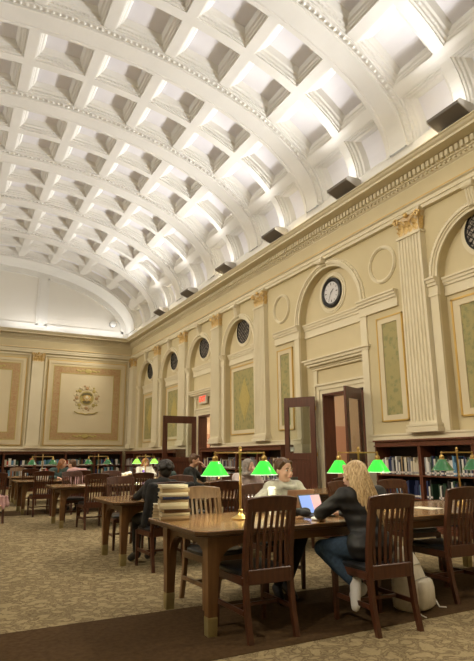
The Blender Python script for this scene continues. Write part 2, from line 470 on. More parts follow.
def pilaster(parent, cx, cy, face, hw=.325, d=.14, zb=1.74, zt=5.65, ztop=6.12, name='pilaster', plain=False):
    face = V(face); side = V((0,0,1)).cross(face)
    def P(a, o, z): return tuple(V((cx, cy, 0))+side*a+face*o+V((0,0,z)))
    nf = 7; pr = [(-hw, 0), (-hw, d)]
    if not plain:
        fw = (2*hw-.06)/nf
        for i in range(nf):
            a = -hw+.03+fw*i
            pr += [(a+fw*.14, d), (a+fw*.28, d-.026), (a+fw*.72, d-.026), (a+fw*.86, d)]
    pr += [(hw, d), (hw, 0)]
    mb = MB(); mb.m('plaster_cream')
    mb.loft([[P(a, o, zb+.18) for a, o in pr], [P(a*.93, o, zt) for a, o in pr]])
    sh = mb.build(name, None, parent)
    b = MB()
    for z0, z1, k in ((zb-.01, zb+.06, .07), (zb+.06, zb+.10, .045), (zb+.10, zb+.14, .06), (zb+.14, zb+.19, .02)):
        b.loft([[P(-hw-k, 0, z), P(-hw-k, d+k, z), P(hw+k, d+k, z), P(hw+k, 0, z)] for z in (z0, z1)])
    b.build('pilaster_base', 'plaster_cream', sh)
    b = MB(); b.m('plaster_cream')
    b.loft([[P(-hw-.0, 0, z), P(-hw-.0, d+.02, z), P(hw+.0, d+.02, z), P(hw+.0, 0, z)] for z in (zt-.03, zt+.02)])
    capital(b, cx, cy, zt+.02, ztop, hw*.95, d+.02, face)
    b.build('capital', None, sh, smooth=True)
    return sh

wr = MB(); wr.m('plaster_tan')
XF = XW; XR = XW+.20           # face layer and recessed layer
bigc = 10.38
# recessed layer (back of the arches) with the door holes cut out
DOORS = [(9.40, 10.92, 2.80), (17.42, 18.5, 2.78)]
ys = [YB]+[v for d in DOORS for v in d[:2]]+[YE]
for i in range(0, len(ys), 2): wr.box(XR, XR+.25, ys[i], ys[i+1], 0, 7.1)
for a, b, z in DOORS: wr.box(XR, XR+.25, a, b, z, 7.1)
# face layer: bay by bay, pierced by the arch
wr.m('plaster_olive')
bays = []
for i in range(1, len(PY)-1):
    a, b = PY[i], PY[i+1]
    if abs(a-7.45) < .1: bays.append((a, PY[i+2], bigc, 1.22, 4.68, 'big'))
    elif abs(a-10.48) < .1: continue
    else: bays.append((a, b, (a+b)/2, 1.0, 4.62, 'small'))
bays.append((PY[-1]-.0, YE, None, 0, 0, 'end'))
for a, b, c, r, zs, kind in bays:
    a0 = max(a, YB)
    if c is None or b < 3: wr.box(XF, XR, a0, b, 1.6, 6.2); continue
    poly = [(a0, 1.6), (c-r, 1.6)]+[(y, z) for y, z in reversed(arcpts(c, zs, r))]+[(c+r, 1.6), (b, 1.6), (b, 6.2), (a0, 6.2)]
    wr.prism(poly, XF, XR, 'x')
wr.box(XF, XR, YB, PY[1], 1.6, 6.2)
wr.m('plaster_olive'); wr.box(XF, XR+.05, YB, YE, 6.15, 7.0)
wr.m('plaster_tan')
wallr = struct(wr.build('wall_right'))
# low wall behind the bookcases (plinth strip shows just above them)
b = MB(); segs = [(YB, 9.12), (11.62, 17.04), (19.05, YE)]
for y0, y1 in segs:
    b.box(XF-.02, XR, y0, y1, 0, 1.6); b.box(XF-.05, XR, y0, y1, 1.6, 1.66); b.box(XF-.03, XR, y0, y1, 1.66, 1.70); b.box(XF-.055, XR, y0, y1, 1.70, 1.735)
b.build('plinth', 'plaster_cream', wallr)
for y in PY[1:]:
    if y in (PY[5-1+0],) : pass
    if abs(y-10.48) < .1 or y > 25: continue
    pilaster(wallr, XF, y, (-1, 0, 0))
pilaster(wallr, XF, 26.02, (-1, 0, 0), hw=.30, d=.2)
for a, b_, c, r, zs, kind in bays:
    if c is None or b_ < 3: continue
    big = kind == 'big'; ro = 1.40 if big else 1.185
    mb = MB(); mb.m('plaster_cream')
    annulus(mb, c, zs, r-.005, r+.05, XF-.02, XF+.02)
    annulus(mb, c, zs, r+.05, ro-.07, XF-.045, XF+.02)
    annulus(mb, c, zs, ro-.10, ro-.05, XF-.075, XF+.02)
    annulus(mb, c, zs, ro-.05, ro, XF-.03, XF+.02)
    n = int(pi*ro/.075)
    for i in range(n):
        t = pi*(i+.5)/n; yy, zz = c+(ro-.02)*cos(t), zs+(ro-.02)*sin(t)
        tx = V((0, -sin(t), cos(t))); nr = V((0, cos(t), sin(t))); o = V((XF-.03, yy, zz))
        mb.add([o-tx*.024-nr*.022, o+tx*.024-nr*.022, o+tx*.024+nr*.022, o-tx*.024+nr*.022, o+V((-.03, 0, 0))], [(0,1,4),(1,2,4),(2,3,4),(3,0,4)])
    mb.build('archivolt', None, wallr)
    # piers: pale strips below the arch, impost cap on each, impost band across the recess
    mb = MB()
    for sg in (-1, 1):
        y0, y1 = sorted((c+sg*(r-.002), c+sg*(ro+(.02 if big else 0))))
        mb.box(XF-.04, XF+.02, y0, y1, 1.74, zs-.36)
    mb.build('pier', 'plaster_cream', wallr)
    mb = MB()
    for zc0, zc1, k in ((zs-.36, zs-.30, .06), (zs-.30, zs-.16, .045), (zs-.16, zs-.10, .08), (zs-.10, zs-.04, .11), (zs-.04, zs, .14)):
        for sg in (-1, 1):
            y0, y1 = sorted((c+sg*(r-.02), c+sg*(ro+.03 if not big else ro+1.0)))
            if big: y0, y1 = max(y0, 7.45+.33), min(y1, 13.51-.33)
            mb.box(XF-k, XF+.02, y0, y1, zc0, zc1)
        mb.box(XR-k*.8, XR+.01, c-r, c+r, zc0, zc1)
    mb.build('impost_moulding', 'plaster_cream', wallr)
    # keystone scroll
    mb = MB(); zk = zs+ro
    mb.prism([(XF+.02, zk-.16), (XF-.09, zk-.14), (XF-.11, zk-.05), (XF-.16, 6.0), (XF-.19, 6.12), (XF+.02, 6.12)], c-.09, c+.09, 'y')
    for k in (-.05, 0, .05): mb.tube([(XF-.10, c+k, zk-.13), (XF-.13, c+k, zk), (XF-.18, c+k, 6.08)], .018, 6)
    mb.lathe([(.001, -.11), (.06, -.11), (.07, 0), (.06, .11), (.001, .11)], 12, (XF-.16, c, 6.04), 'y')
    mb.build('keystone', 'plaster_cream', wallr)
    # round opening in the tympanum
    mb = MB(); zc = 5.28
    annulus(mb, c, zc, .42, .47, XR-.045, XR+.01, 40, True); annulus(mb, c, zc, .47, .52, XR-.025, XR+.01, 40, True)
    mb.build('round_frame', 'plaster_cream', wallr, smooth=True)
    if not big:
        mb = MB(); mb.m('grille_lattice'); mb.lathe([(.0, -.012), (.42, -.012), (.42, 0)], 40, (XR-.01, c, zc), 'x')
        mb.m('black_metal')
        for i in range(-4, 5):
            o = i*.09; L = sqrt(max(.41**2-o*o, .001))
            for sg in (-1, 1):
                dx = V((0, cos(pi/4), sg*sin(pi/4))); nn = V((0, -sg*sin(pi/4), cos(pi/4))); p = V((XR-.03, c, zc))+nn*o
                mb.tube([p-dx*L, p+dx*L], .009, 4)
        annulus(mb, c, zc, .395, .425, XR-.05, XR, 40, True)
        mb.build('round_grille', None, wallr)
    # damask panel below the impost, or a doorway
    isdoor = big or abs(c-18.05) < .2
    if not isdoor:
        hw = .70
        mb = MB(); mb.m('gold_line')
        zt, zb_ = 4.16, 1.98
        for (y0, y1, z0, z1) in ((c-hw-.19, c+hw+.19, zt-.035, zt), (c-hw-.19, c+hw+.19, zb_, zb_+.03), (c-hw-.19, c-hw-.155, zb_, zt), (c+hw+.155, c+hw+.19, zb_, zt)):
            mb.box(XR-.05, XR, y0, y1, z0, z1)
        mb.m('plaster_pale')
        for (y0, y1, z0, z1) in ((c-hw-.155, c+hw+.155, zt-.15, zt-.035), (c-hw-.155, c+hw+.155, zb_+.03, zb_+.14), (c-hw-.155, c-hw, zb_+.14, zt-.15), (c+hw, c+hw+.155, zb_+.14, zt-.15)):
            mb.box(XR-.035, XR, y0, y1, z0, z1)
        fr = mb.build('panel_frame', None, wallr)
        mb = MB(); mb.box(XR-.012, XR, c-hw, c+hw, zb_+.14, zt-.15); pn = mb.build('damask_panel', 'damask_green', fr)
        mb = MB(); mb.prism([(c, 3.75), (c-.36, 3.08), (c, 2.38), (c+.36, 3.08)], XR-.018, XR-.011, 'x')
        mb.prism([(c, 3.58), (c-.27, 3.08), (c, 2.55), (c+.27, 3.08)], XR-.024, XR-.017, 'x')
        mb.build('gold_medallion', 'gilt_matt' if 'gilt_matt' in M else 'gold_line', pn)
# flanking panels and roundels of the wide bay
for y in (8.38, 12.44):
    mb = MB(); zc = 5.34
    annulus(mb, y, zc, .34, .42, XF-.03, XF+.01, 40, True); annulus(mb, y, zc, .36, .40, XF-.05, XF+.01, 40, True)
    for i in range(40):
        t = 2*pi*i/40; mb.ell((XF-.035, y+.38*cos(t), zc+.38*sin(t)), (.03, .018, .018), 5, 4)
    mb.build('roundel', 'plaster_cream', wallr, smooth=True)
    yc = y-.10 if y < 10 else y-.12; hw = .22
    mb = MB(); mb.m('gold_line'); zt, zb_ = 4.17, 1.98
    for (y0, y1, z0, z1) in ((yc-hw-.16, yc+hw+.16, zt-.03, zt), (yc-hw-.16, yc+hw+.16, zb_, zb_+.03), (yc-hw-.16, yc-hw-.13, zb_, zt), (yc+hw+.13, yc+hw+.16, zb_, zt)): mb.box(XF-.04, XF+.01, y0, y1, z0, z1)
    mb.m('plaster_pale')
    for (y0, y1, z0, z1) in ((yc-hw-.13, yc+hw+.13, zt-.14, zt-.03), (yc-hw-.13, yc+hw+.13, zb_+.03, zb_+.13), (yc-hw-.13, yc-hw, zb_+.13, zt-.14), (yc+hw, yc+hw+.13, zb_+.13, zt-.14)): mb.box(XF-.03, XF+.01, y0, y1, z0, z1)
    fr = mb.build('panel_frame', None, wallr)
    mb = MB(); mb.box(XF-.01, XF+.002, yc-hw, yc+hw, zb_+.13, zt-.14); mb.build('damask_panel', 'damask_green', fr)

# door surrounds
def surround(y0, y1, zt, zc, w):
    mb = MB(); x = XR
    for a, b, k in ((0, .10, .05), (.10, .20, .08), (.20, .25, .12)):
        mb.box(x-k, x+.01, y0-b, y0-a, 0, zt+b); mb.box(x-k, x+.01, y1+a, y1+b, 0, zt+b); mb.box(x-k, x+.01, y0-a, y1+a, zt+a, zt+b)
    n = int((zt)/.06)
    for i in range(n):
        for yy in (y0-.275, y1+.275): mb.ell((x-.03, yy, .1+i*.06), (.03, .018, .024), 5, 4)
    c0, c1 = y0-w, y1+w
    for z0, z1, k in ((zc-.42, zc-.38, .04), (zc, zc+.05, .08), (zc+.05, zc+.09, .12), (zc+.09, zc+.15, .20), (zc+.15, zc+.22, .25), (zc+.22, zc+.26, .29)):
        mb.box(x-k, x+.01, c0-(k-.12 if k > .12 else 0), c1+(k-.12 if k > .12 else 0), z0, z1)
    mb.box(x-.05, x+.01, c0, c0+.14, zt+.25, zc); mb.box(x-.05, x+.01, c1-.14, c1, zt+.25, zc)
    return mb.build('door_surround', 'plaster_cream', wallr)
surround(9.40, 10.92, 2.80, 3.42, .34)
surround(17.42, 18.5, 2.78, 3.42, .38)
mb = MB()
for a, b, z in DOORS:
    mb.box(XR-.06, XR+.27, a-.0, a+.055, 0, z); mb.box(XR-.06, XR+.27, b-.055, b, 0, z); mb.box(XR-.06, XR+.27, a, b, z-.055, z)
mb.build('door_jamb', 'mahogany', wallr)

def door_leaf(idx, hinge, end, zt=2.74, glass=(1.38, 2.5), stile=.13):
    hx, hy = hinge; L = math.dist(hinge, end); ang = atan2(end[1]-hy, end[0]-hx)
    o = thing('door_%d' % idx, None, None, (hx, hy, 0), ang); struct(o)
    t = .028; mb = MB(); z0, z1 = .012, zt; g0, g1 = glass
    mb.bbox(0, stile, -t, t, z0, z1); mb.bbox(L-stile, L, -t, t, z0, z1)
    for a, b in ((z0, .28), (g0-.16, g0), (g1, z1)): mb.bbox(stile-.01, L-stile+.01, -t, t, a, b)
    mb.build('door_frame', 'mahogany', o)
    mb = MB(); mb.box(stile-.01, L-stile+.01, -t*.4, t*.4, .27, g0-.15)
    mb.box(stile+.05, L-stile-.05, -t*.75, t*.75, .34, g0-.23)
    mb.build('lower_panel', 'mahogany', o)
    mb = MB(); mb.box(stile-.01, L-stile+.01, -.004, .004, g0-.01, g1+.01); mb.build('glass_pane', 'glass_pane', o)
    mb = MB()
    for sg in (-1, 1):
        mb.box(L-.10, L-.05, sg*(t+.006)-.004, sg*(t+.006)+.004, 1.0, 1.25)
        mb.tube([(L-.075, sg*t, 1.04), (L-.075, sg*(t+.045), 1.05), (L-.075, sg*(t+.045), 1.20), (L-.075, sg*t, 1.21)], .009, 6)
    mb.build('door_handle', 'brass', o)
    mb = MB()
    for z in (.3, 1.3, 2.4): mb.lathe([(.001, z), (.014, z), (.014, z+.1), (.001, z+.1)], 8, (0, -t-.004, 0))
    mb.build('hinge', 'brass', o)
    return o
d1 = door_leaf(1, (7.93, 10.95), (7.50, 11.66))
d2 = door_leaf(2, (8.00, 9.33), (7.27, 8.97))
d3 = door_leaf(3, (8.02, 18.42), (6.72, 18.34), glass=(1.30, 2.48), stile=.17)
# small notice on the glass of the first leaf
mb = MB(); mb.m('white_plastic'); mb.box(.59, .72, -.0115, -.006, 1.42, 1.53); mb.m('black_plastic')
mb.lathe([(.022, -.0125), (.034, -.0125), (.034, -.011), (.022, -.011), (.022, -.0125)], 14, (.655, 0, 1.485), 'y'); mb.box(.652, .658, -.0125, -.011, 1.44, 1.5)
tmp = mb.build('glass_notice', None, d1)
# corridor behind the doors
for (y0, y1, nm) in ((8.3, 13.6, 1), (16.6, 20.2, 2)):
    mb = MB(); x0, x1 = XR+.27, XR+2.9
    mb.m('corridor_wall'); mb.box(x1, x1+.1, y0, y1, 0, 3.3); mb.box(x0, x1, y0-.1, y0, 0, 3.3); mb.box(x0, x1, y1, y1+.1, 0, 3.3); mb.box(x0, x1, y0, y1, 3.3, 3.4)
    mb.m('corridor_floor'); mb.box(x0, x1, y0, y1, -.1, 0)
    mb.m('corridor_pink'); mb.box(x1-.05, x1, y0+2.6, y0+3.5, .0, 2.9); mb.box(x0+.5, x1, y1-.05, y1, 0.1, 2.2)
    mb.m('plaster_cream'); mb.box(x1-.09, x1, y0+2.5, y0+2.6, 0, 3.); mb.box(x1-.09, x1, y0+3.5, y0+3.6, 0, 3.); mb.box(x1-.12, x1, y0+2.4, y0+3.7, 2.85, 3.0)
    struct(mb.build('wall_corridor'))
    l = bpy.data.lights.new('corridor_light', 'POINT'); l.energy = 70; l.color = (1, .86, .68); l.shadow_soft_size = .12
    lo = bpy.data.objects.new('corridor_light', l); COL.objects.link(lo); lo.location = ((x0+x1)/2, (y0+y1)/2, 2.85)
mb = MB(); mb.m('brass'); mb.tube([(0, 0, .45), (0, 0, .16)], .012, 6); mb.m('lamp_globe'); mb.ell((0, 0, 0), (.13, .13, .16), 14, 10)
o = mb.build('hanging_globe_lamp', None, None, smooth=True); o.location = (XR+1.2, 19.75, 2.85); tag(o, 'small glowing globe lamp hanging in the corridor behind the far doorway', 'lamp')

# entablature: profile swept along both long walls and the end wall
prof = [(0, 6.09), (.10, 6.09), (.10, 6.17), (.125, 6.17), (.125, 6.25), (.165, 6.27), (.165, 6.30), (.10, 6.32), (.10, 6.66), (.13, 6.68), (.16, 6.73), (.20, 6.74), (.20, 6.89), (.50, 6.895), (.50, 6.94), (.47, 6.95), (.52, 6.98), (.55, 7.02), (.58, 7.03), (.58, 7.05), (.45, 7.05), (.45, 6.96), (.30, 6.96), (0, 6.96)]
def entab(kind):
    mb = MB()
    if kind == 'R': rings = [[(XW-o, y, z) for o, z in prof] for y in (YB, YE-0)]
    elif kind == 'L': rings = [[(XL+o, y, z) for o, z in prof] for y in (YB, YE)]
    else: rings = [[(x, YE-o, z) for o, z in prof] for x in (XL, XW)]
    mb.loft(rings); t = struct(mb.build({'R': 'trim_1', 'L': 'trim_2', 'E': 'trim_3'}[kind], 'plaster_cream'))
    # dentils and bead row
    mb = MB(); n = int((YE-YB if kind != 'E' else XW-XL)/.115)
    for i in range(n):
        c = (YB if kind != 'E' else XL)+.115*(i+.5); a, b = .20, .27
        if kind == 'R': mb.box(XW-b, XW-a, c-.036, c+.036, 6.765, 6.88); mb.box(XW-.19, XW-.15, c-.02, c+.02, 6.69, 6.725)
        elif kind == 'L': mb.box(XL+a, XL+b, c-.036, c+.036, 6.765, 6.88)
        else: mb.box(c-.036, c+.036, YE-b, YE-a, 6.765, 6.88)
    mb.build('dentil_band', 'plaster_cream', t)
    if kind == 'R':
        mb = MB(); mb.box(XW-.172, XW-.16, YB, YE-.16, 6.285, 6.305); mb.build('gold_fillet', 'gold_line', t)
        mb = MB(); mb.box(XW-.104, XW-.099, YB, YE-.1, 6.34, 6.64); mb.build('frieze_field', 'plaster_tan', t)
    if kind == 'E':
        mb = MB(); mb.box(XL, XW-.1, YE-.172, YE-.16, 6.285, 6.305); mb.build('gold_fillet', 'gold_line', t)
        mb = MB(); mb.box(XL, XW-.1, YE-.104, YE-.099, 6.34, 6.64); mb.build('frieze_field', 'plaster_tan', t)
    return t
for k in 'RLE': entab(k)

# end wall with its painted panels
mb = MB(); mb.m('plaster_olive'); mb.box(XL, XW, YE, YE+.2, 0, 6.95)
mb.m('lunette_white')
lun = [(XC+(AX+.15)*cos(pi*i/60), ZS-.02+(BX+.12)*sin(pi*i/60)) for i in range(61)]
mb.prism([(XC+AX+.15, 6.9)]+lun+[(XC-AX-.15, 6.9)], YE, YE+.2, 'y')
mb.m('plaster_tan')
wb = struct(mb.build('wall_back'))
mb = MB()
# raised border and mullions of the lunette
ins = .34
outer = [(XC+(AX+.02)*cos(pi*i/60), ZS+(BX+.0)*sin(pi*i/60)) for i in range(61)]
inner = [(XC+(AX-ins)*cos(pi*i/60), ZS+(BX-ins)*sin(pi*i/60)) for i in range(61)]
mb.loft([[(p[0], YE-.06, p[1]) , (p[0], YE+.01, p[1]), (q[0], YE+.01, q[1]), (q[0], YE-.06, q[1])] for p, q in zip(outer, inner)])
mb.box(XL+.6, XW-.6, YE-.06, YE, 7.0, 7.48)
for x in (3.45, -.45):
    zt = ZS+(BX-ins+.05)*sqrt(1-((x-XC)/(AX-ins))**2)
    mb.box(x-.26, x+.26, YE-.06, YE, 7.4, zt); mb.box(x-.16, x+.16, YE-.09, YE, 7.4, zt)
mb.build('lunette_border', 'vault_plaster', wb)
for x in (3.45, -.45): pilaster(wb, x, YE, (0, -1, 0), hw=.27, d=.10, name='end_pilaster', plain=True)
def endpanel(x0, x1, seal):
    # x0..x1: outer limits of the field between pilasters
    z0, z1 = 1.74, 6.02
    mb = MB()
    def frame(m_, a, b, c, d, w, k0, k1):
        mb.m(m_)
        for (p, q, r, s_) in ((a, b, d-w, d), (a, b, c, c+w), (a, a+w, c+w, d-w), (b-w, b, c+w, d-w)): mb.box(p, q, YE-k1, YE-k0, r, s_)
    frame('plaster_cream', x0, x1, z0, z1, .06, 0, .05)
    frame('gold_line', x0+.16, x1-.16, z0+.12, z1-.2, .03, 0, .035)
    frame('plaster_pale', x0+.19, x1-.19, z0+.15, z1-.23, .13, 0, .05)
    frame('plaster_tan', x0+.32, x1-.32, z0+.28, z1-.36, .1, 0, .025)
    fr = mb.build('panel_moulding', None, wb)
    mb = MB(); mb.m('scroll_border'); a, b, c, d = x0+.42, x1-.42, z0+.36, z1-.46
    frame('scroll_border', a, b, c, d, .34, 0, .02)
    frame('gilt_matt', a, b, c, d, .03, 0, .026); frame('gilt_matt', a+.32, b-.32, c+.32, d-.32, .03, 0, .026)
    xm = (a+b)/2
    mb.m('gilt_matt')
    for z in (c+.19, d-.19):
        mb.ell((xm, YE-.03, z), (.17, .02, .11), 14, 8)
        for sg in (-1, 1):
            for j in range(3): mb.ell((xm+sg*(.24+.13*j), YE-.028, z+.02*(-1)**j), (.075, .012, .05), 10, 6)
    mb.build('scroll_border', None, fr)
    mb = MB(); mb.box(a+.34, b-.34, YE-.012, YE-.005, c+.34, d-.34); mb.build('canvas_field', 'plaster_pale', fr)
    if seal:
        zs = 4.08; mb = MB(); mb.m('gilt_matt')
        mb.lathe([(.0, -.035), (.33, -.035), (.33, -.01)], 30, (xm, YE, zs), 'y')
        for i in range(16):      # wreath
            t = 2*pi*i/16; mb.m('scroll_border' if i % 4 == 0 else 'plaster_tan' if i % 2 else 'gilt_matt')
            mb.ell((xm+.47*cos(t), YE-.025, zs+.47*sin(t)), (.085, .015, .085), 10, 6)
            mb.ell((xm+.58*cos(t+.2), YE-.022, zs+.58*sin(t+.2)), (.05, .012, .05), 8, 5)
        mb.m('gold_line'); mb.ell((xm, YE-.045, zs-.02), (.20, .02, .22), 16, 8)
        mb.m('seal_dark'); mb.prism([(xm-.27, zs+.10), (xm-.2, zs+.22), (xm, zs+.27), (xm+.2, zs+.22), (xm+.27, zs+.10), (xm, zs+.15)], YE-.06, YE-.03, 'y')
        mb.prism([(xm-.2, zs-.16), (xm, zs-.10), (xm+.2, zs-.16), (xm+.1, zs-.26), (xm-.1, zs-.26)], YE-.06, YE-.03, 'y')
        mb.m('plaster_cream'); mb.ell((xm, YE-.055, zs+.03), (.09, .02, .09), 12, 6)
        for sg in (-1, 1): mb.tube([(xm+sg*.03, YE-.06, zs-.12), (xm+sg*.12, YE-.06, zs-.02), (xm+sg*.17, YE-.06, zs+.06)], .02, 6)
        mb.build('painted_seal', None, fr, smooth=True)
        mb = MB(); pts = [(xm-.55+1.1*i/14, YE-.03, 3.42-.09*sin(pi*i/14)+.02*cos(i*1.4)) for i in range(15)]
        mb.tube(pts, .028, 6); mb.build('painted_ribbon', 'gilt_matt', fr)
endpanel(3.76, 7.80, True)
endpanel(-.14, 3.14, False)
endpanel(-4.8, -.76, True)
mb = MB(); mb.box(XL, XW, YE-.06, YE, 1.6, 1.70); mb.box(XL, XW, YE-.09, YE, 1.70, 1.74); mb.build('plinth', 'plaster_cream', wb)
# left wall and the wall behind: same scheme, simpler (outside the photograph)
mb = MB(); mb.m('plaster_olive'); mb.box(XL-.2, XL, YB, YE, 0, 7.1)
wl = struct(mb.build('wall_left'))
for y in PY[1:]: pilaster(wl, XL, y, (1, 0, 0), plain=True, name='side_pilaster')
mb = MB(); mb.box(XL-.2, XW+.45, YB-.2, YB, 0, 10.6); struct(mb.build('wall_front', 'plaster_tan'))

# ------------------------------------------------------------------ light
def area(name, loc, rot, sx, sy, e, col=(1, .9, .76)):
    l = bpy.data.lights.new(name, 'AREA'); l.shape = 'RECTANGLE'; l.size = sx; l.size_y = sy; l.energy = e; l.color = col
    o = bpy.data.objects.new(name, l); COL.objects.link(o); o.location = loc; o.rotation_euler = rot; return o
LY = YE-YB-.6
# one uplight box per bay, overhanging the cornice
ORD = ['nearest to the camera', 'second from the near end', 'third from the near end', 'fourth from the near end', 'fifth from the near end', 'sixth from the near end, next to the corner']
first = None
for sg in (1, -1):
    for k in range(-1, 7):
        y = 5.82+3.0*(k-1)
        if not YB+.5 < y < YE-.6: continue
        if sg > 0 and k >= 1 or sg > 0 and k == 0:
            pr = [(-.02, .10), (.24, .0), (.38, .05), (.38, .17), (.32, .19), (.02, .19), (-.03, .15)]
            lab = 'dark box uplight overhanging the right cornice, ' + (ORD[k-1] if k >= 1 else 'out past the near edge of the picture')
            if k-1 < 6 and k >= 1:
                o = thing('cornice_uplight', lab, 'uplight', (7.24, y, 7.12), 0, 'uplights on the right cornice')
                mb = MB(); mb.prism(pr, -.34, .34, 'y'); mb.build('housing', 'fixture_dark', o)
                for e in (-.36, .34): mb = MB(); mb.prism([(p*1.0, q+.005*(1 if q > .1 else -1)) for p, q in pr], e, e+.02, 'y'); mb.build('end_plate', 'fixture_side', o)
                mb = MB(); mb.box(.04, .28, -.32, .32, .185, .195); mb.build('lens', 'fixture_lens', o)
        l = area('cove_light', (7.40 if sg > 0 else XL+XW-7.40, y, 7.41), (0, 0, 0), .24, .62, COVE*(1 if sg > 0 else .12), (1, .975, .95))
        l.rotation_euler = (0, pi-R(TILT)*sg, 0); l.data.spread = R(SPREAD)
        l = area('cove_light', (7.40 if sg > 0 else XL+XW-7.40, y, 7.36), (0, 0, 0), .24, .62, COVE*.07, (1, .975, .95)); l.rotation_euler = (0, pi-R(15)*sg, 0)
        l = area('cove_light', (7.50 if sg > 0 else XL+XW-7.50, y+1.5, 7.10), (0, 0, 0), .12, 1.9, COVE*.45*(1 if sg > 0 else .15), (1, .975, .95)); l.rotation_euler = (0, pi-R(TILT)*sg, 0); l.data.spread = R(SPREAD)
for x in (-3., .2, 3.4, 6.2):
    l = area('cove_light', (x, YE-.52, 7.10), (0, 0, 0), 2.6, .10, 9, (1, .975, .95)); l.rotation_euler = (pi+R(-6), 0, 0)
# wide unseen fill spots over both cornices, added to brighten walls and floor
def add_fill(loc, to, e, ang=110, r=.25, col=(1, .88, .68)):
    l = bpy.data.lights.new('fill_spot', 'SPOT'); l.energy = e; l.color = col; l.spot_size = R(ang); l.spot_blend = .8; l.shadow_soft_size = r
    o = bpy.data.objects.new('fill_spot', l); COL.objects.link(o); o.location = loc
    o.rotation_euler = (V(to)-V(loc)).to_track_quat('-Z', 'Y').to_euler()
for y in (0, 4.5, 9, 13.5, 18, 22.5):
    add_fill((XL+.52, y, 7.25), (XW, y+1, 1.6), FILL, 74)
    add_fill((XW-.52, y+2, 7.25), (XC-1, y+2, 0), FILL*.5)
W = bpy.data.worlds.new('world'); SC.world = W; W.use_nodes = True
W.node_tree.nodes['Background'].inputs[0].default_value = (1, .9, .75, 1); W.node_tree.nodes['Background'].inputs[1].default_value = .2

# ------------------------------------------------------------------ camera
f_, yaw, pit, rol = 542.9, .486, .229, .006
fw = V((sin(yaw)*cos(pit), cos(yaw)*cos(pit), sin(pit))); rt = V((cos(yaw), -sin(yaw), 0)); dn = fw.cross(rt)
r2 = rt*cos(rol)+dn*sin(rol); d2 = -rt*sin(rol)+dn*cos(rol)
cd = bpy.data.cameras.new('camera'); cam = bpy.data.objects.new('camera', cd); COL.objects.link(cam)
mt = Matrix((r2, -d2, -fw)).transposed().to_4x4(); mt.translation = V((0, 0, 1.295)); cam.matrix_world = mt
cd.sensor_fit = 'VERTICAL'; cd.sensor_height = 24; cd.lens = f_/661*24; cd.clip_start = .05
SC.camera = cam
SC.view_settings.view_transform = 'Standard'; SC.view_settings.look = 'None'; SC.view_settings.gamma = 1; SC.view_settings.exposure = EXPO
SC.view_settings.use_curve_mapping = False

# ------------------------------------------------------------------ chair
def make_chair(name, label, wd='cherry', group='library chairs'):
    """local frame: origin on the floor under the seat, seat opens towards +y"""
    t = thing(name, label, 'chair', group=group)
    W2 = .215; sz = .45
    for sx in (-1, 1):
        # rear leg and back post in one raked, curved piece
        mb = MB(); x = sx*(W2-.02)
        pts = [(-.30, 0, .018), (-.255, .18, .020), (-.225, .40, .022), (-.235, .60, .020), (-.27, .80, .018), (-.305, .955, .016)]
        mb.loft([[(x-.019, y-r, z), (x+.019, y-r, z), (x+.019, y+r, z), (x-.019, y+r, z)] for y, z, r in pts])
        mb.build('leg', wd, t)
        mb = MB(); xf = sx*(W2+.0)
        mb.loft([[(xf-a, .215-a, z), (xf+a, .215-a, z), (xf+a, .215+a, z), (xf-a, .215+a, z)] for z, a in ((0, .015), (.2, .018), (.42, .021))])
        mb.build('leg', wd, t)
    # crest rail: bowed in plan, arched on top
    mb = MB(); rings = []
    for i in range(13):
        u = -1+i/6; x = u*(W2+.004); bow = -.030*(1-u*u); top = .985+.022*(1-u*u); bot = .895
        yb, yt = -.285+bow+.004, -.312+bow
        rings.append([(x, yb-.012, bot), (x, yb+.014, bot), (x, yt+.014, top), (x, yt+.003, top+.006), (x, yt-.012, top)])
    mb.loft(rings); mb.build('crest_rail', wd, t)
    mb = MB(); mb.bbox(-W2+.03, W2-.03, -.262, -.222, .485-.105, .485, .005); mb.build('lower_rail', wd, t)
    for i in range(7):
        u = (i-3)/3.55; x = u*(W2-.035); bow = -.030*(1-u*u)
        mb = MB(); w = .0115
        mb.loft([[(x-w, y-.006, z), (x+w, y-.006, z), (x+w, y+.006, z), (x-w, y+.006, z)] for y, z in ((-.240, .48), (-.236+bow*.5, .60), (-.246+bow*.85, .74), (-.283+bow, .90))])
        mb.build('slat', wd, t)
    mb = MB()
    mb.bbox(-W2, W2, .20, .236, .375, .435); mb.bbox(-W2-.01, -W2+.018, -.23, .21, .375, .435); mb.bbox(W2-.018, W2+.01, -.23, .21, .375, .435)
    mb.build('seat_frame', wd, t)
    mb = MB(); rings = []
    for z, k in ((.432, .97), (.437, 1.0), (.460, 1.0), (.474, .95), (.480, .80)):
        ring = []
        for i in range(32):
            a = 2*pi*i/32; c, s_ = cos(a), sin(a); e = .35
            px = abs(c)**e*(1 if c > 0 else -1); py = abs(s_)**e*(1 if s_ > 0 else -1)
            ring.append((px*(W2+.012-.01*(py < 0))*k, .012+py*.238*k, z))
        rings.append(ring)
    mb.loft(rings); mb.build('seat_cushion', 'leather_black', t, smooth=True)
    for sx in (-1, 1):
        mb = MB(); x = sx*(W2-.005); mb.bbox(x-.011, x+.011, -.235, .21, .175, .21, .003); mb.build('stretcher', wd, t)
    mb = MB(); mb.bbox(-W2+.005, W2-.005, -.03, -.005, .18, .205, .003); mb.build('stretcher', wd, t)
    return t
chair_proto = {}
def chair(x, y, rz, label, kind='cherry', group='library chairs'):
    # x,y: seat centre, rz: 0 = sitter faces +y (away from the camera)
    if kind not in chair_proto:
        c = make_chair('library_chair', label, kind, group); c.location = (x, y, 0); c.rotation_euler = (0, 0, rz); chair_proto[kind] = c; return c
    return dup(chair_proto[kind], (x, y, 0), rz, label, group)

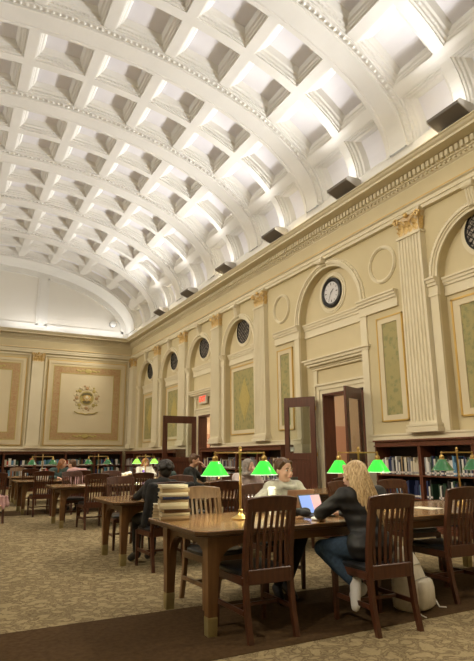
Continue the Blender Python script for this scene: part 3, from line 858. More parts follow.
# ------------------------------------------------------------------ table
def table(x0, x1, y0, y1, label, wkind=''):
    t = thing('reading_table', label, 'table', ((x0+x1)/2, (y0+y1)/2, 0), group='long oak reading tables')
    L, Wd = (x1-x0)/2, (y1-y0)/2; H = .76
    def oct_(l, w, c): return [(-l+c, -w), (l-c, -w), (l, -w+c), (l, w-c), (l-c, w), (-l+c, w), (-l, w-c), (-l, -w+c)]
    mb = MB(); rings = []
    for z, i in ((H-.05, .03), (H-.043, .012), (H-.032, .012), (H-.028, .0), (H-.006, .0), (H, .006)):
        rings.append([(a, b, z) for a, b in oct_(L-i, Wd-i, .07)])
    mb.m('oak_edge'); mb.loft(rings[:5], cap=True); mb.m('oak_top'); mb.loft(rings[4:], cap=True)
    mb.build('tabletop', None, t)
    lx, ly = L-.18, Wd-.165
    for sx in (-1, 1):
        for sy in (-1, 1):
            mb = MB(); x, y = sx*lx, sy*ly
            mb.loft([[(x-a, y-a, z), (x+a, y-a, z), (x+a, y+a, z), (x-a, y+a, z)] for z, a in ((.13, .036), (.40, .044), (.70, .054), (.712, .054))])
            # curved brackets growing out of the leg towards the apron
            for ax in (0, 1):
                sg = -sx if ax == 0 else -sy
                poly = [(0.05, .70), (.05, .42)]+[(.05+.16*(1-cos(pi/2*i/8)), .42+.2*sin(pi/2*i/8)) for i in range(1, 9)]+[(.23, .66), (.23, .70)]
                if ax == 0: mb.prism([(x+sg*a, b) for a, b in poly], y-.022, y+.022, 'y')
                else: mb.prism([(y+sg*a, b) for a, b in poly], x-.022, x+.022, 'x')
            lg = mb.build('leg', 'oak_leg', t)
            mb = MB(); mb.loft([[(x-a, y-a, z), (x+a, y-a, z), (x+a, y+a, z), (x-a, y+a, z)] for z, a in ((0, .036), (.125, .039), (.135, .037))])
            mb.build('brass_sock', 'brass_sock', lg)
    mb = MB()
    for sy in (-1, 1): mb.box(-lx+.04, lx-.04, sy*ly-.02, sy*ly+.02, .63, .715); mb.box(-lx+.04, lx-.04, sy*ly-.026, sy*ly+.026, .70, .715)
    for sx in (-1, 1): mb.box(sx*lx-.02, sx*lx+.02, -ly+.04, ly-.04, .63, .715)
    mb.build('apron', 'oak_apron', t)
    return t
T1 = (1.71, 5.88, 3.86, 5.06); T2 = (1.907, 6.05, 6.85, 8.05); T3 = (1.93, 6.05, 11.05, 12.24); T4 = (1.60, 5.9, 14.13, 15.33); T5 = (1.78, 5.9, 17.3, 18.5)
table(*T1, 'large oak reading table in front, with the stack of books on its corner')
table(*T2, 'oak reading table second from the front, its end corner bare')
table(*T3, 'oak reading table third from the front, without any lamps')
table(*T4, 'oak reading table fourth from the front, carrying the far row of green lamps')
table(*T5, 'farthest reading table on the right of the aisle, near the end wall')
table(-3.3, .93, 13.2, 14.4, 'reading table left of the aisle, cut off by the picture edge')
table(-2.9, 1.32, 16.7, 17.9, 'far reading table left of the aisle with a blue and white bag on it')

# ------------------------------------------------------------------ banker's lamps
def lamp(x, y, label, lit, far=False):
    t = thing('double_desk_lamp', label, 'lamp', (x, y, .76), group='brass double lamps with green shades')
    mb = MB(); mb.lathe([(0, 0), (.078, 0), (.080, .010), (.070, .018), (.055, .024), (.035, .036), (.020, .050), (.016, .066), (.022, .072), (.022, .080), (.012, .088), (.0, .088)], 24)
    mb.build('base', 'brass', t, smooth=True)
    mb = MB(); mb.lathe([(.011, .085), (.011, .30), (.015, .305), (.015, .315), (.010, .32), (.010, .59), (.0, .59)], 14); mb.build('stem', 'brass', t, smooth=True)
    mb = MB(); mb.lathe([(.010, .585), (.018, .59), (.012, .60), (.017, .612), (.010, .628), (.0, .634)], 12); mb.build('finial', 'brass', t, smooth=True)
    mb = MB(); mb.tube([(-.262, 0, .565), (-.25, 0, .572), (0, 0, .572), (.25, 0, .572), (.262, 0, .565)], .0075, 8); mb.ell((0, 0, .572), (.02, .016, .016), 10, 8); mb.build('crossbar', 'brass', t, smooth=True)
    for sx in (-1, 1):
        x_ = sx*.25
        mb = MB(); mb.lathe([(0, .585), (.008, .583), (.010, .572), (.010, .548), (.020, .54), (.026, .528), (.026, .506), (.034, .50), (.034, .492), (.0, .492)], 14, (x_, 0, 0)); hd = mb.build('shade_holder', 'brass', t, smooth=True)
        g = ('shade_green_far' if far else 'shade_green_lit') if lit else 'shade_green_off'
        pr = [(.034, .498), (.044, .494), (.080, .440), (.112, .392), (.122, .380), (.128, .378)]
        mb = MB(); mb.m(g); mb.lathe(pr, 28, (x_, 0, 0))
        mb.m('shade_liner' if lit else 'shade_liner_off'); mb.lathe([(.128, .378), (.124, .374), (.118, .378), (.078, .436), (.04, .490), (.034, .494)], 28, (x_, 0, 0))
        sh = mb.build('lamp_shade', None, t, smooth=True)
        mb = MB(); mb.ell((x_, 0, .435), (.022, .022, .032), 10, 8); mb.build('bulb', 'bulb' if lit else 'white_plastic', sh, smooth=True)
        mb = MB(); mb.tube([(x_+.028, -.02, .50), (x_+.028, -.02, .36)], .0012, 4); mb.ell((x_+.028, -.02, .356), (.004, .004, .006), 6, 5); mb.build('pull_chain', 'brass', sh)
        if lit:
            l = bpy.data.lights.new('lamp_light', 'POINT'); l.energy = 2.0 if not far else 3.; l.color = (1, .88, .6); l.shadow_soft_size = .03
            o = bpy.data.objects.new('lamp_light', l); COL.objects.link(o); o.location = (x+x_, y, .76+.385)
    return t
lamp(2.38, 4.46, 'lit green-shaded brass lamp nearest the table corner with the books', True)
lamp(3.75, 4.46, 'lit green-shaded brass lamp behind the blonde person in the black jacket', True)
lamp(5.19, 4.46, 'unlit dark green shaded brass lamp at the right edge', False)
lamp(2.22, 14.73, 'unlit far lamp farthest left, dull green shades', False, True)
lamp(3.62, 14.73, 'unlit far lamp in the middle, behind the two people leaning together', False, True)
lamp(4.92, 14.73, 'lit far lamp with yellow-green shades over the ginger-haired person', True, True)

# ------------------------------------------------------------------ chairs in their places
chair(2.245, 4.0, 0, 'dark cherry chair in front, seen from behind, left of the blonde person')
chair(3.17, 3.68, R(-4), 'dark cherry chair the blonde person in the puffer jacket sits on')
chair(4.41, 4.05, R(-2), 'dark cherry chair seen from behind at the right edge, beside the white backpack')
chair(2.34, 4.90, pi+R(3), 'light wooden chair facing the camera behind the tall book stack', 'tan_chair')
chair(3.13, 5.14, pi, 'chair the person in the grey hoodie sits on')
chair(4.28, 5.10, pi+R(4), 'chair behind the blonde head, across the front table')
chair(5.05, 5.12, pi-R(5), 'wooden chair across the front table, before the right bookcase')
chair(2.46, 6.72, R(2), 'dark chair with a black jacket over it, under the dark-haired person')
chair(3.20, 6.66, R(-3), 'dark chair seen from behind, just left of the front brass lamp stem')
chair(3.98, 6.68, 0, 'brown chair between the front lamp stem and the grey hoodie')
chair(5.10, 6.70, 0, 'chair at the second table half hidden behind the lamp by the door')
chair(2.50, 8.38, pi, 'chair across the second table, above its bare end corner')
chair(3.55, 8.40, pi+R(4), 'chair across the second table left of the person in black')
chair(4.52, 8.44, pi, 'chair the person in the grey headscarf sits on')
chair(2.62, 10.98, R(2), 'chair at the near side of the third table, seen from behind, left one')
chair(3.52, 10.95, 0, 'chair at the near side of the third table, seen from behind, right one')
chair(4.25, 10.20, R(-122), 'chair the person in the black sweater sits on')
chair(2.55, 12.35, pi, 'chair across the third table in front of the person in pink')
chair(3.45, 12.40, pi, 'chair across the third table, right of the person in pink')
chair(2.10, 13.90, R(3), 'chair at the near side of the fourth table, by its end corner')
chair(2.98, 13.98, 0, 'chair the person in the pink top sits on')
chair(5.15, 15.62, pi, 'chair the ginger-haired person sits on')
chair(2.78, 15.62, pi, 'chair the person with long auburn hair sits on')
chair(2.22, 17.05, 0, 'farther chair seen between the far left lamp shades')
chair(2.12, 18.75, pi, 'pale far chair left of the far left lamp, at the last table', 'tan_chair')
chair(3.3, 17.05, 0, 'far chair at the last table, right of the far left lamp')
chair(.96, 12.86, R(10), 'chair left of the aisle with a pink flowered coat over it')
chair(1.06, 16.40, 0, 'far chair left of the aisle beside the blue and white bag')

# ------------------------------------------------------------------ bookcases
def bookcase(length, loc, rz, label, ndiv=1):
    """local: x along the wall, back at y=0, open front towards -y"""
    t = thing('bookcase', label, 'bookcase', loc, rz, 'low bookcases along the walls'); D = .38
    for x in (0, length-.035): mb = MB(); mb.bbox(x, x+.035, -D, 0, 0, 1.47, .004); mb.build('side_panel', 'bookcase_side', t)
    mb = MB(); mb.box(.03, length-.03, -.012, 0, .06, 1.47); mb.build('back_panel', 'case_back', t)
    for z in (.10, .55, .96): mb = MB(); mb.bbox(.033, length-.033, -D+.01, -.012, z-.03, z, .003); mb.build('shelf', 'bookcase_wood', t)
    mb = MB(); mb.bbox(-.0, length, -D-.03, 0, 1.47, 1.50, .004); mb.bbox(0, length, -D, 0, 1.50, 1.565, .004); mb.bbox(0, length, -D-.05, 0, 1.565, 1.598, .006); mb.build('cornice_top', 'bookcase_wood', t)
    mb = MB(); mb.box(0, length, -D+.0, -.02, 0, .07); mb.build('plinth_board', 'bookcase_wood', t)
    return t
cases = []   # (name phrase, origin x, y, rz, length)
def R_case(y0, y1, label, short): bookcase(y1-y0-.004, (XW-.03, y1-.002, 0), -pi/2, label); cases.append((short, 'R', y0, y1))
def E_case(x0, x1, label, short): bookcase(x1-x0-.004, (x0+.002, YE-.10, 0), 0, label); cases.append((short, 'E', x0, x1))
R_case(7.36, 8.52, 'low bookcase just right of the double doors, full of books', 'bookcase just right of the doors')
R_case(6.20, 7.36, 'low bookcase at the right edge, behind the unlit green lamp', 'bookcase at the right edge')
R_case(5.04, 6.20, 'low bookcase beyond the right edge of the picture', 'last bookcase')
for k, (y0, y1) in enumerate(((12.0, 13.25), (13.25, 14.5), (14.5, 15.75), (15.75, 17.0))):
    R_case(y0, y1, 'low bookcase between the two doorways, ' + ('right end behind the grey hoodie', 'behind the person in the grey headscarf', 'left of the person in the grey headscarf', 'next to the far doorway')[k], ('bookcase nearest the double doors', 'bookcase behind the headscarf', 'bookcase left of the headscarf', 'bookcase by the far doorway')[k])
for k in range(5):
    y0 = 19.25+1.3*k; R_case(y0, y0+1.3, 'low bookcase on the right wall beyond the far doorway, ' + ('nearest to the doorway', 'second from the doorway', 'middle one of five', 'fourth from the doorway', 'against the corner')[k], 'far right bookcase')
for k in range(6):
    x0 = 6.2-1.3*k; E_case(x0, x0+1.3, 'low bookcase on the end wall, ' + ('nearest to the right corner', 'second from the right corner', 'third from the right corner', 'fourth from the right corner', 'fifth from the right corner', 'cut off at the left edge')[k], ('end wall bookcase in the corner', 'end wall bookcase second from corner', 'end wall bookcase third from corner', 'end wall bookcase fourth from corner', 'end wall bookcase fifth from corner', 'leftmost end wall bookcase')[k])

BC = {'navy': (.015, .025, .09), 'cream': (.62, .55, .42), 'black': (.015, .014, .014), 'dark green': (.02, .055, .03), 'burgundy': (.12, .02, .02), 'grey': (.28, .28, .30),
      'tan': (.35, .24, .13), 'light blue': (.12, .28, .45), 'red': (.45, .05, .03), 'white': (.70, .68, .64), 'teal': (.03, .17, .20), 'brown': (.12, .06, .03)}
for k, c in BC.items(): mat('book_'+k, c, .5)
mat('book_label', (.72, .64, .60), .6)
bm_cache = {}
def book_mesh(col, w, h):
    key = (col, w, h)
    if key in bm_cache: return bm_cache[key]
    d = .20 if h < .27 else .235; mb = MB(); mb.m('book_'+col)
    mb.box(-w/2, -w/2+.004, 0, d, 0, h); mb.box(w/2-.004, w/2, 0, d, 0, h)
    n = 5; mb.prism([(-w/2+(w)*i/n, -.006*sin(pi*i/n)) for i in range(n+1)]+[(w/2, .006), (-w/2, .006)], 0, h, 'z')
    mb.m('book_leafs'); mb.box(-w/2+.004, w/2-.004, .006, d-.006, .004, h-.005)
    mb.m('book_label' if col not in ('cream', 'white') else 'book_grey'); mb.prism([(-w/2+.002, -.0045), (0, -.0085), (w/2-.002, -.0045), (w/2-.002, .001), (-w/2+.002, .001)], .02, .055, 'z')
    o = mb.build('book', None, None); bm_cache[key] = o.data; bpy.data.objects.remove(o); return bm_cache[key]
names = list(BC); nb = 0; stuff = MB(); smats = ['book_'+n for n in names]
def shelf_books(case, zi, pal, wmin, wmax, real, phrase):
    global nb
    short, side, a, b = case; z = (.10, .55, .96)[zi]; pos = a+.05; row = []
    while pos < b-.06:
        w = round(random.uniform(wmin, wmax), 3)
        if random.random() < .035: pos += random.uniform(.05, .14); continue
        if pos+w > b-.045: break
        h = round(random.choice((.22, .24, .26, .28, .31, .33)), 2); c = random.choice(pal); row.append((pos+w/2, w, h, c)); pos += w+.0015
    for i, (p, w, h, c) in enumerate(row):
        if real and nb < 298:
            wq = round(w, 2) if w > .03 else .028
            wq = min(wq, w); o = bpy.data.objects.new('book', book_mesh(c, round(wq, 3), h)); COL.objects.link(o); nb += 1
            off = random.uniform(0, .02)
            if side == 'R': o.location = (XW-.03-.345+off, p, z); o.rotation_euler = (0, 0, -pi/2)
            else: o.location = (p, YE-.10-.345+off, z)
            l = row[i-1][3] if i else None; r = row[i+1][3] if i+1 < len(row) else None
            if side == 'R': l, r = r, l
            nbz = f'between {l} and {r}' if l and r else (f'right of {l}' if l else f'left of {r}')
            size = 'tall ' if h > .3 else 'short ' if h < .23 else ''
            tag(o, f'{size}{c} book {nbz}, {phrase}, {short}', 'book', f'books, {phrase}, {short}')
        else:
            stuff.m('book_'+c)
            if side == 'R': stuff.box(XW-.37, XW-.14, p-w/2, p+w/2, z, z+h)
            else: stuff.box(p-w/2, p+w/2, YE-.44, YE-.2, z, z+h)
P1 = ['cream', 'white', 'grey', 'tan', 'navy', 'black', 'cream', 'grey', 'brown']; P2 = ['dark green', 'dark green', 'grey', 'white', 'light blue', 'navy', 'dark green', 'white']
P3 = ['navy', 'light blue', 'teal', 'black', 'navy', 'white', 'burgundy']; P4 = ['grey', 'cream', 'black', 'navy', 'burgundy', 'white', 'grey', 'brown', 'tan']
P5 = ['dark green', 'teal', 'light blue', 'cream', 'red', 'white', 'navy', 'brown']
shelf_books(cases[0], 2, P1, .026, .045, True, 'upper shelf'); shelf_books(cases[1], 2, P2, .026, .045, True, 'upper shelf')
shelf_books(cases[0], 1, P3, .026, .045, True, 'lower shelf'); shelf_books(cases[1], 1, ['navy', 'black', 'white', 'dark green', 'dark green', 'black'], .026, .045, True, 'lower shelf')
for k in (3, 4, 5, 6): shelf_books(cases[k], 2, P4, .034, .055, True, 'upper shelf')
for k in range(12, 17): shelf_books(cases[k], 2, P5, .06, .12, True, 'upper shelf')
for k in list(range(2, 12)): 
    for z in ((1, 2) if k > 6 or k == 2 else (1,)): shelf_books(cases[k], z, P4, .035, .06, False, '')
for k in range(12, 18): shelf_books(cases[k], 1, P5, .05, .09, False, '')
tag(stuff.build('shelved_books'), 'rows of mixed books on the lower shelves and in the far corner', 'books', None, 'stuff')

# ------------------------------------------------------------------ wall clock, exit sign, sphere in the lunette
o = thing('wall_clock', 'round black-rimmed wall clock with a pale face above the double doors', 'clock', (XR-.002, bigc, 5.28), 0)
mb = MB(); mb.lathe([(0, 0), (.375, 0), (.385, -.03), (.375, -.07), (.33, -.085), (.30, -.06), (.285, -.045), (.0, -.045)], 44, (0, 0, 0), 'x'); mb.build('rim', 'black_plastic', o, smooth=True)
mb = MB(); mb.lathe([(0, -.05), (.275, -.05), (.275, -.046)], 44, (0, 0, 0), 'x'); fc = mb.build('face', 'clock_face', o)
mb = MB(); mb.m('black_metal')
for i in range(12):
    a = 2*pi*i/12; r0 = .205 if i % 3 else .185; u = V((0, sin(a), cos(a))); w = V((0, cos(a), -sin(a)))*(.007 if i % 3 else .012)
    mb.add([V((-.053, 0, 0))+u*r0-w, V((-.053, 0, 0))+u*r0+w, V((-.053, 0, 0))+u*.25+w, V((-.053, 0, 0))+u*.25-w], [(0, 1, 2, 3)])
mb.build('hour_marks', None, fc)
for a, L, w_ in ((R(-52), .13, .012), (R(152), .20, .008)):
    mb = MB(); u = V((0, sin(a), cos(a))); w = V((0, cos(a), -sin(a)))*w_; c = V((-.058, 0, 0)); mb.loft([[c-u*.03-w, c-u*.03+w, c-u*.03+w+V((-.003,0,0)), c-u*.03-w+V((-.003,0,0))], [c+u*L-w*.4, c+u*L+w*.4, c+u*L+w*.4+V((-.003,0,0)), c+u*L-w*.4+V((-.003,0,0))]]); mb.build('clock_hand', 'black_metal', fc)
o = thing('exit_sign', 'cream box sign with red EXIT letters over the far doorway', 'sign', (XR-.13, 17.99, 3.33), 0)
mb = MB(); mb.bbox(-.0, .07, -.33, .33, -.15, .17, .008); mb.build('sign_box', 'exit_box', o)
mb = MB(); mb.box(.07, .125, -.05, .05, -.03, .03); mb.build('bracket', 'exit_box', o)
def lettering(txt, size, material, parent, loc, rot, ext=.004, off=.0, name='lettering'):
    tc = bpy.data.curves.new(name, 'FONT'); tc.body = txt; tc.size = size; tc.align_x = 'CENTER'; tc.align_y = 'CENTER'; tc.extrude = ext; tc.offset = off
    to = bpy.data.objects.new(name, tc); COL.objects.link(to); bpy.context.view_layer.update()
    me = bpy.data.meshes.new_from_object(to.evaluated_get(bpy.context.evaluated_depsgraph_get())); bpy.data.objects.remove(to)
    me.materials.clear(); me.materials.append(M[material]); t = bpy.data.objects.new(name, me); COL.objects.link(t); t.parent = parent; t.location = loc; t.rotation_euler = rot
    return t
lettering('EXIT', .27, 'exit_red', o, (-.006, 0, .01), (pi/2, 0, -pi/2), off=.010)
mb = MB(); mb.m('white_plastic'); mb.ell((0, 0, 0), (.16, .12, .16), 18, 12); mb.m('grey_metal'); mb.lathe([(.0, .0), (.17, .0), (.17, .12), (0, .12)], 20, (0, 0, 0), 'y')
o = mb.build('round_bulkhead_lamp', None, None, smooth=True); o.location = (6.86, YE-.125, 7.82); tag(o, 'small round white bulkhead lamp low in the lunette near the right corner', 'lamp')

# ------------------------------------------------------------------ people
def remesh(o, vox, smooth=3):
    m = o.modifiers.new('skin', 'REMESH'); m.mode = 'VOXEL'; m.voxel_size = vox; m.use_smooth_shade = True
    if smooth:
        k = o.modifiers.new('soften', 'SMOOTH'); k.iterations = smooth; k.factor = .5
    return o
def hand(mb, wrist, direc, palm_n, size=1., curl=.5, side=1):
    """wrist position, pointing direction, palm normal; five bent fingers"""
    w, d, n = V(wrist), V(direc).normalized(), V(palm_n); n = (n-d*n.dot(d)).normalized(); s = d.cross(n)*side
    k = size
    mb.capsule(w, w+d*.035*k, .024*k, .03*k, 8)
    for i in range(4):
        a = w+d*.03*k+s*(.026-.0165*i)*k; b = w+d*.085*k+s*(.030-.0195*i)*k; mb.capsule(a, b, .013*k, .0115*k, 8)
        L = (.040, .045, .042, .033)[i]*k; q = b
        ang = .15; r = .0092*k
        for j in range(3):
            ang += curl*(.5, .9, .6)[j]; v = d*cos(ang)+n*sin(ang); q2 = q+v*L*(1, .62, .5)[j]; mb.capsule(q, q2, r, r*.9, 8); q = q2; r *= .92
    a = w+d*.03*k+s*.028*k; b = a+(d*.55+s*.7+n*.35).normalized()*.045*k; c = b+(d*.85+s*.2+n*.45).normalized()*.032*k
    mb.capsule(w+d*.01*k+s*.01*k, a, .017*k, .014*k, 8); mb.capsule(a, b, .013*k, .0105*k, 8); mb.capsule(b, c, .0105*k, .009*k, 8)
def person(label, loc, rz, J, skin='skin_fair', top='hoodie_grey', legs='denim', shoes='shoe_black', hair='hair_brown', style='short', vox=.008, head=(0, 0), arms=None, slim=1., curl=(.6, .6), hood=False, feet=True):
    """J: joints in the local frame, sitter faces +y. head=(yaw, pitch) in degrees"""
    t = thing('person', label, 'person', (loc[0], loc[1], 0), rz)
    P = {k: V(v) for k, v in J.items()}
    pel, che, nck, hd = P['pelvis'], P['chest'], P['neck'], P['head']
    rot = (Matrix.Rotation(R(head[0]), 3, 'Z') @ Matrix.Rotation(R(head[1]), 3, 'X'))
    H = lambda x, y, z: hd + rot @ V((x, y, z))
    def torso(mb, g):
        mb.capsule(pel+V((-.07, 0, 0)), pel+V((.07, 0, 0)), .115*slim+g, .115*slim+g, 14)
        mid = (pel+che)/2
        mb.capsule(pel+V((0, .01, .03)), mid, .125*slim+g, .118*slim+g, 14)
        mb.capsule(mid, che, .118*slim+g, .125*slim+g, 14)
        for sx in (-1, 1): mb.capsule(che+V((sx*.055, 0, 0)), mid+V((sx*.035, 0, 0)), .105*slim+g, .095*slim+g, 12)
        sh = (P['shL']+P['shR'])/2
        mb.capsule(P['shL'], P['shR'], .060+g, .060+g, 12); mb.capsule(che, sh, .12*slim+g, .07+g, 12)
        for k in ('L', 'R'): mb.capsule(che+(P['sh'+k]-sh)*.5, P['sh'+k], .09+g, .062+g, 10)
        mb.capsule(sh+V((0, 0, .01)), nck, .062+g, .048+g*.6, 10)
    def arm(mb, g, full=True):
        for k in ('L', 'R'):
            a, b, c = P['sh'+k], P['el'+k], P['wr'+k]
            mb.capsule(a, b, .050*slim+g, .040*slim+g, 10); mb.capsule(b, c if full else b+(c-b)*.93, .040*slim+g, .027*slim+g*.8, 10)
    def leg(mb, g, full=True):
        for k in ('L', 'R'):
            h, n_, a = P['hip'+k], P['kn'+k], P['an'+k]
            mb.capsule(h, n_, .085*slim+g, .058*slim+g, 12); m_ = n_+(a-n_)*.35
            mb.capsule(n_, m_, .056*slim+g, .053*slim+g, 10); mb.capsule(m_, a if full else n_+(a-n_)*.9, .053*slim+g, .036*slim+g, 10)
    def foot(mb, g):
        for k in ('L', 'R'):
            a, q = P['an'+k], P['toe'+k]; d = (q-a).normalized()
            mb.capsule(a-d*.02, q-d*.07, .036+g, .034+g, 10); mb.capsule(q-d*.08, q, .038+g, .026+g, 10)
    # ---- the continuous body
    mb = MB(); torso(mb, 0); arm(mb, 0); leg(mb, 0); foot(mb, 0)
    mb.capsule(nck-V((0, .01, .03)), H(0, -.015, -.06), .050, .050, 12)
    mb.ell(tuple(H(0, -.012, .030)), (.074, .092, .082), 18, 12, rot); mb.ell(tuple(H(0, .012, -.022)), (.064, .078, .092), 18, 12, rot)
    mb.ell(tuple(H(0, .050, -.088)), (.032, .030, .024), 12, 8, rot)              # chin
    for sx in (-1, 1):
        mb.ell(tuple(H(sx*.036, .060, -.030)), (.024, .024, .026), 10, 8, rot)    # cheek
        mb.ell(tuple(H(sx*.074, -.010, -.008)), (.012, .020, .032), 10, 8, rot)   # ear
        mb.ell(tuple(H(sx*.030, .078, .022)), (.026, .012, .009), 10, 6, rot)     # brow
    mb.capsule(H(0, .084, .012), H(0, .105, -.030), .010, .0145, 8); mb.ell(tuple(H(0, .092, -.058)), (.024, .012, .012), 10, 6, rot)
    for i, k in enumerate('LR'):
        c = P['wr'+k]; d = P.get('hd'+k, (P['wr'+k]-P['el'+k]).normalized()); d = V(d).normalized()
        hand(mb, c, d, P.get('pn'+k, V((0, 0, -1))), 1., curl[i], 1 if k == 'L' else -1)
    body = remesh(mb.build('body', skin, t), vox)
    for sx in (-1, 1):
        mb = MB(); mb.m('eye_white'); c = H(sx*.030, .0775, .004); mb.ell(tuple(c), (.0125, .0105, .0085), 10, 8, rot); mb.m('iris'); mb.ell(tuple(H(sx*.030, .0862, .004)), (.0055, .0035, .0055), 8, 6, rot); mb.build('eye', None, body, smooth='all')
        mb = MB(); mb.tube([H(sx*.014, .091, .026), H(sx*.030, .092, .031), H(sx*.046, .082, .026)], .0035, 6); mb.build('eyebrow', 'hair_black' if hair == 'hair_black' else 'hair_brown', body, smooth='all')
    mb = MB(); mb.tube([H(-.022, .094, -.058), H(-.010, .1035, -.055), H(0, .1045, -.057), H(.010, .1035, -.055), H(.022, .094, -.058)], [.002, .006, .006, .006, .002], 8); mb.build('lips', 'lips', body, smooth='all')
    # ---- clothes
    mb = MB(); torso(mb, .020); arm(mb, .017, False)
    if hood:
        mb.ell(tuple(nck+V((0, -.06, -.01))), (.105, .085, .06), 14, 8)
        for i in range(12):
            a = 2*pi*i/12; b = 2*pi*(i+1)/12; mb.capsule(nck+V((.075*sin(a), .03+.065*cos(a)*1., -.015-.03*cos(a))), nck+V((.075*sin(b), .03+.065*cos(b), -.015-.03*cos(b))), .026, .026, 8)
    tp = remesh(mb.build('top', top, t), max(vox, .010), 4)
    mb = MB(); leg(mb, .012, False); mb.capsule(pel+V((-.07, 0, -.01)), pel+V((.07, 0, -.01)), .125*slim, .125*slim, 12)
    remesh(mb.build('trousers', legs, t), max(vox, .012), 3)
    for k in 'LR':
        mb = MB(); a, q = P['an'+k], P['toe'+k]; d = (q-a).normalized(); up = V((0, 0, 1)) if abs(d.z) < .8 else V((0, 1, 0)); dn_ = -(up-d*up.dot(d)).normalized()
        mb.capsule(a-d*.025+dn_*.005, q-d*.07, .047, .043, 12); mb.capsule(q-d*.08, q+d*.008, .045, .034, 12); mb.capsule(a-d*.03+dn_*.026, q-d*.0+dn_*.014, .034, .030, 10)
        remesh(mb.build('shoe', shoes, t), .009, 2)
    # ---- hair
    mb = MB()
    if style != 'scarf':
        mb.ell(tuple(H(0, -.026, .040)), (.083, .098, .088), 20, 12, rot); mb.ell(tuple(H(0, -.045, -.005)), (.076, .072, .085), 16, 10, rot)
    if style == 'bun':
        mb.ell(tuple(H(0, -.115, .075)), (.045, .045, .042), 14, 10, rot)
        for sx in (-1, 1): mb.capsule(H(sx*.05, .045, .085), H(sx*.074, .0, .02), .018, .016, 8)
    if style == 'short':
        for i in range(9): a = (i-4)*.3; mb.capsule(H(.06*sin(a), -.0+.05*cos(a), .10), H(.058*sin(a), .03+.035*cos(a), .105), .022, .018, 8)
    if style == 'curly':
        rr = random.Random(3)
        for i in range(150):
            th = rr.uniform(0, 2*pi); ph = rr.uniform(-.2, 1.5); v = V((cos(th)*cos(ph), sin(th)*cos(ph), sin(ph)))
            if v.y > .45 and v.z < .5: continue
            mb.ell(tuple(H(v.x*.10, -.02+v.y*.11, .035+v.z*.10)), (.024, .024, .024), 7, 5)
    if style in ('long', 'shoulder'):
        for sx in (-1, 1): mb.capsule(H(sx*.045, .055, .085), H(sx*.080, .02, -.02), .018, .018, 8)
    if style != 'scarf': hr = remesh(mb.build('hair', hair, t), .007 if vox < .012 else .012, 3)
    if style in ('long', 'shoulder'):
        rr = random.Random(11); mb = MB(); n_ = 0; drop = .46 if style == 'long' else .24; n = 150 if style == 'long' else 70
        for i in range(n):
            a = pi+(rr.uniform(-1.75, 1.75)); rad = rr.uniform(.9, 1.04)
            p0 = H(sin(a)*.070*rad, cos(a)*.085*rad-.02, .085*rr.uniform(.6, 1)); p1 = H(sin(a)*.090*rad, cos(a)*.105*rad-.02, -.02)
            L = drop*rr.uniform(.75, 1.05); back = -.085-.05*max(0, -cos(a)); spread = rr.uniform(-.018, .018)
            sw = P.get('sweep', V((0, 0, 0)))
            p2 = p1+V((sin(a)*.018, back*.55, -L*.42))+sw*.3; p3 = V((p2.x+sin(a)*.012+spread*.5, p2.y-.02, p2.z-L*.33))+sw*.4; p4 = V((p3.x*1.0+spread, p3.y+.005, p3.z-L*.30))+sw*.3
            mb.tube([p0, p1, p2, p3, p4], [.012, .0125, .011, .009, .003], 6)
        mb.build('long_strands', hair, hr, smooth='all')
    if style == 'scarf':
        mb.ell(tuple(H(0, -.030, .028)), (.097, .100, .100), 20, 12, rot); mb.ell(tuple(H(0, -.040, -.045)), (.084, .085, .10), 16, 10, rot)
        for i in range(14):
            a = 2*pi*i/14; b = 2*pi*(i+1)/14; mb.capsule(H(.070*sin(a), .035-.010*cos(a), .0+.105*cos(a)-.01), H(.070*sin(b), .035-.010*cos(b), .0+.105*cos(b)-.01), .020, .020, 8)
        for i in range(12):
            a = 2*pi*i/12; b = 2*pi*(i+1)/12; mb.capsule(nck+V((.10*sin(a), .02+.085*cos(a), .0)), nck+V((.10*sin(b), .02+.085*cos(b), .0)), .040, .040, 8)
        remesh(mb.build('headscarf', hair, t), .010, 3)
    return t

# the person in the grey hoodie: behind the front table, leaning on the forearms, looking to the right of the picture
# (local +y points to the camera, local +x to the left of the picture)
person('person in a grey hoodie with hair tied back, leaning on the front table', (3.13, 5.12), pi,
    dict(pelvis=(0, -.02, .585), chest=(0, .15, .84), neck=(-.02, .22, 1.04), head=(.02, .25, 1.16),
         shL=(-.155, .20, .98), shR=(.155, .20, .98), elL=(-.33, .27, .83), elR=(.40, .24, .825), wrL=(-.17, .46, .80), wrR=(.12, .46, .80),
         hipL=(-.09, 0, .56), hipR=(.09, 0, .56), knL=(-.06, .42, .53), knR=(.14, .42, .53), anL=(.12, .40, .10), anR=(.26, .46, .10), toeL=(.15, .58, .04), toeR=(.32, .62, .04)),
    top='hoodie_grey', legs='fleece_black', shoes='shoe_black', hair='hair_brown', style='bun', head=(7, -4), vox=.007, hood=True, slim=.88)
# the blonde person with their back to the camera
person('person with long blonde hair in a black puffer jacket, seen from behind', (3.17, 3.68), R(-4),
    dict(pelvis=(-.02, -.02, .59), chest=(-.02, .05, .86), neck=(-.03, .07, 1.03), head=(-.055, .10, 1.135),
         shL=(-.20, .05, .97), shR=(.15, .06, .975), elL=(-.33, .22, .83), elR=(.22, .28, .81), wrL=(-.23, .37, .805), wrR=(.03, .46, .80),
         hipL=(-.11, .0, .57), hipR=(.07, .0, .57), knL=(-.29, .27, .545), knR=(-.10, .40, .54), anL=(-.17, .0, .31), anR=(-.05, .10, .24), toeL=(-.22, -.06, .165), toeR=(-.02, .25, .16), sweep=(.055, .02, 0)),
    top='puffer_black', legs='denim', shoes='shoe_white', hair='hair_blonde', style='long', head=(22, -8), vox=.007, slim=1.04)
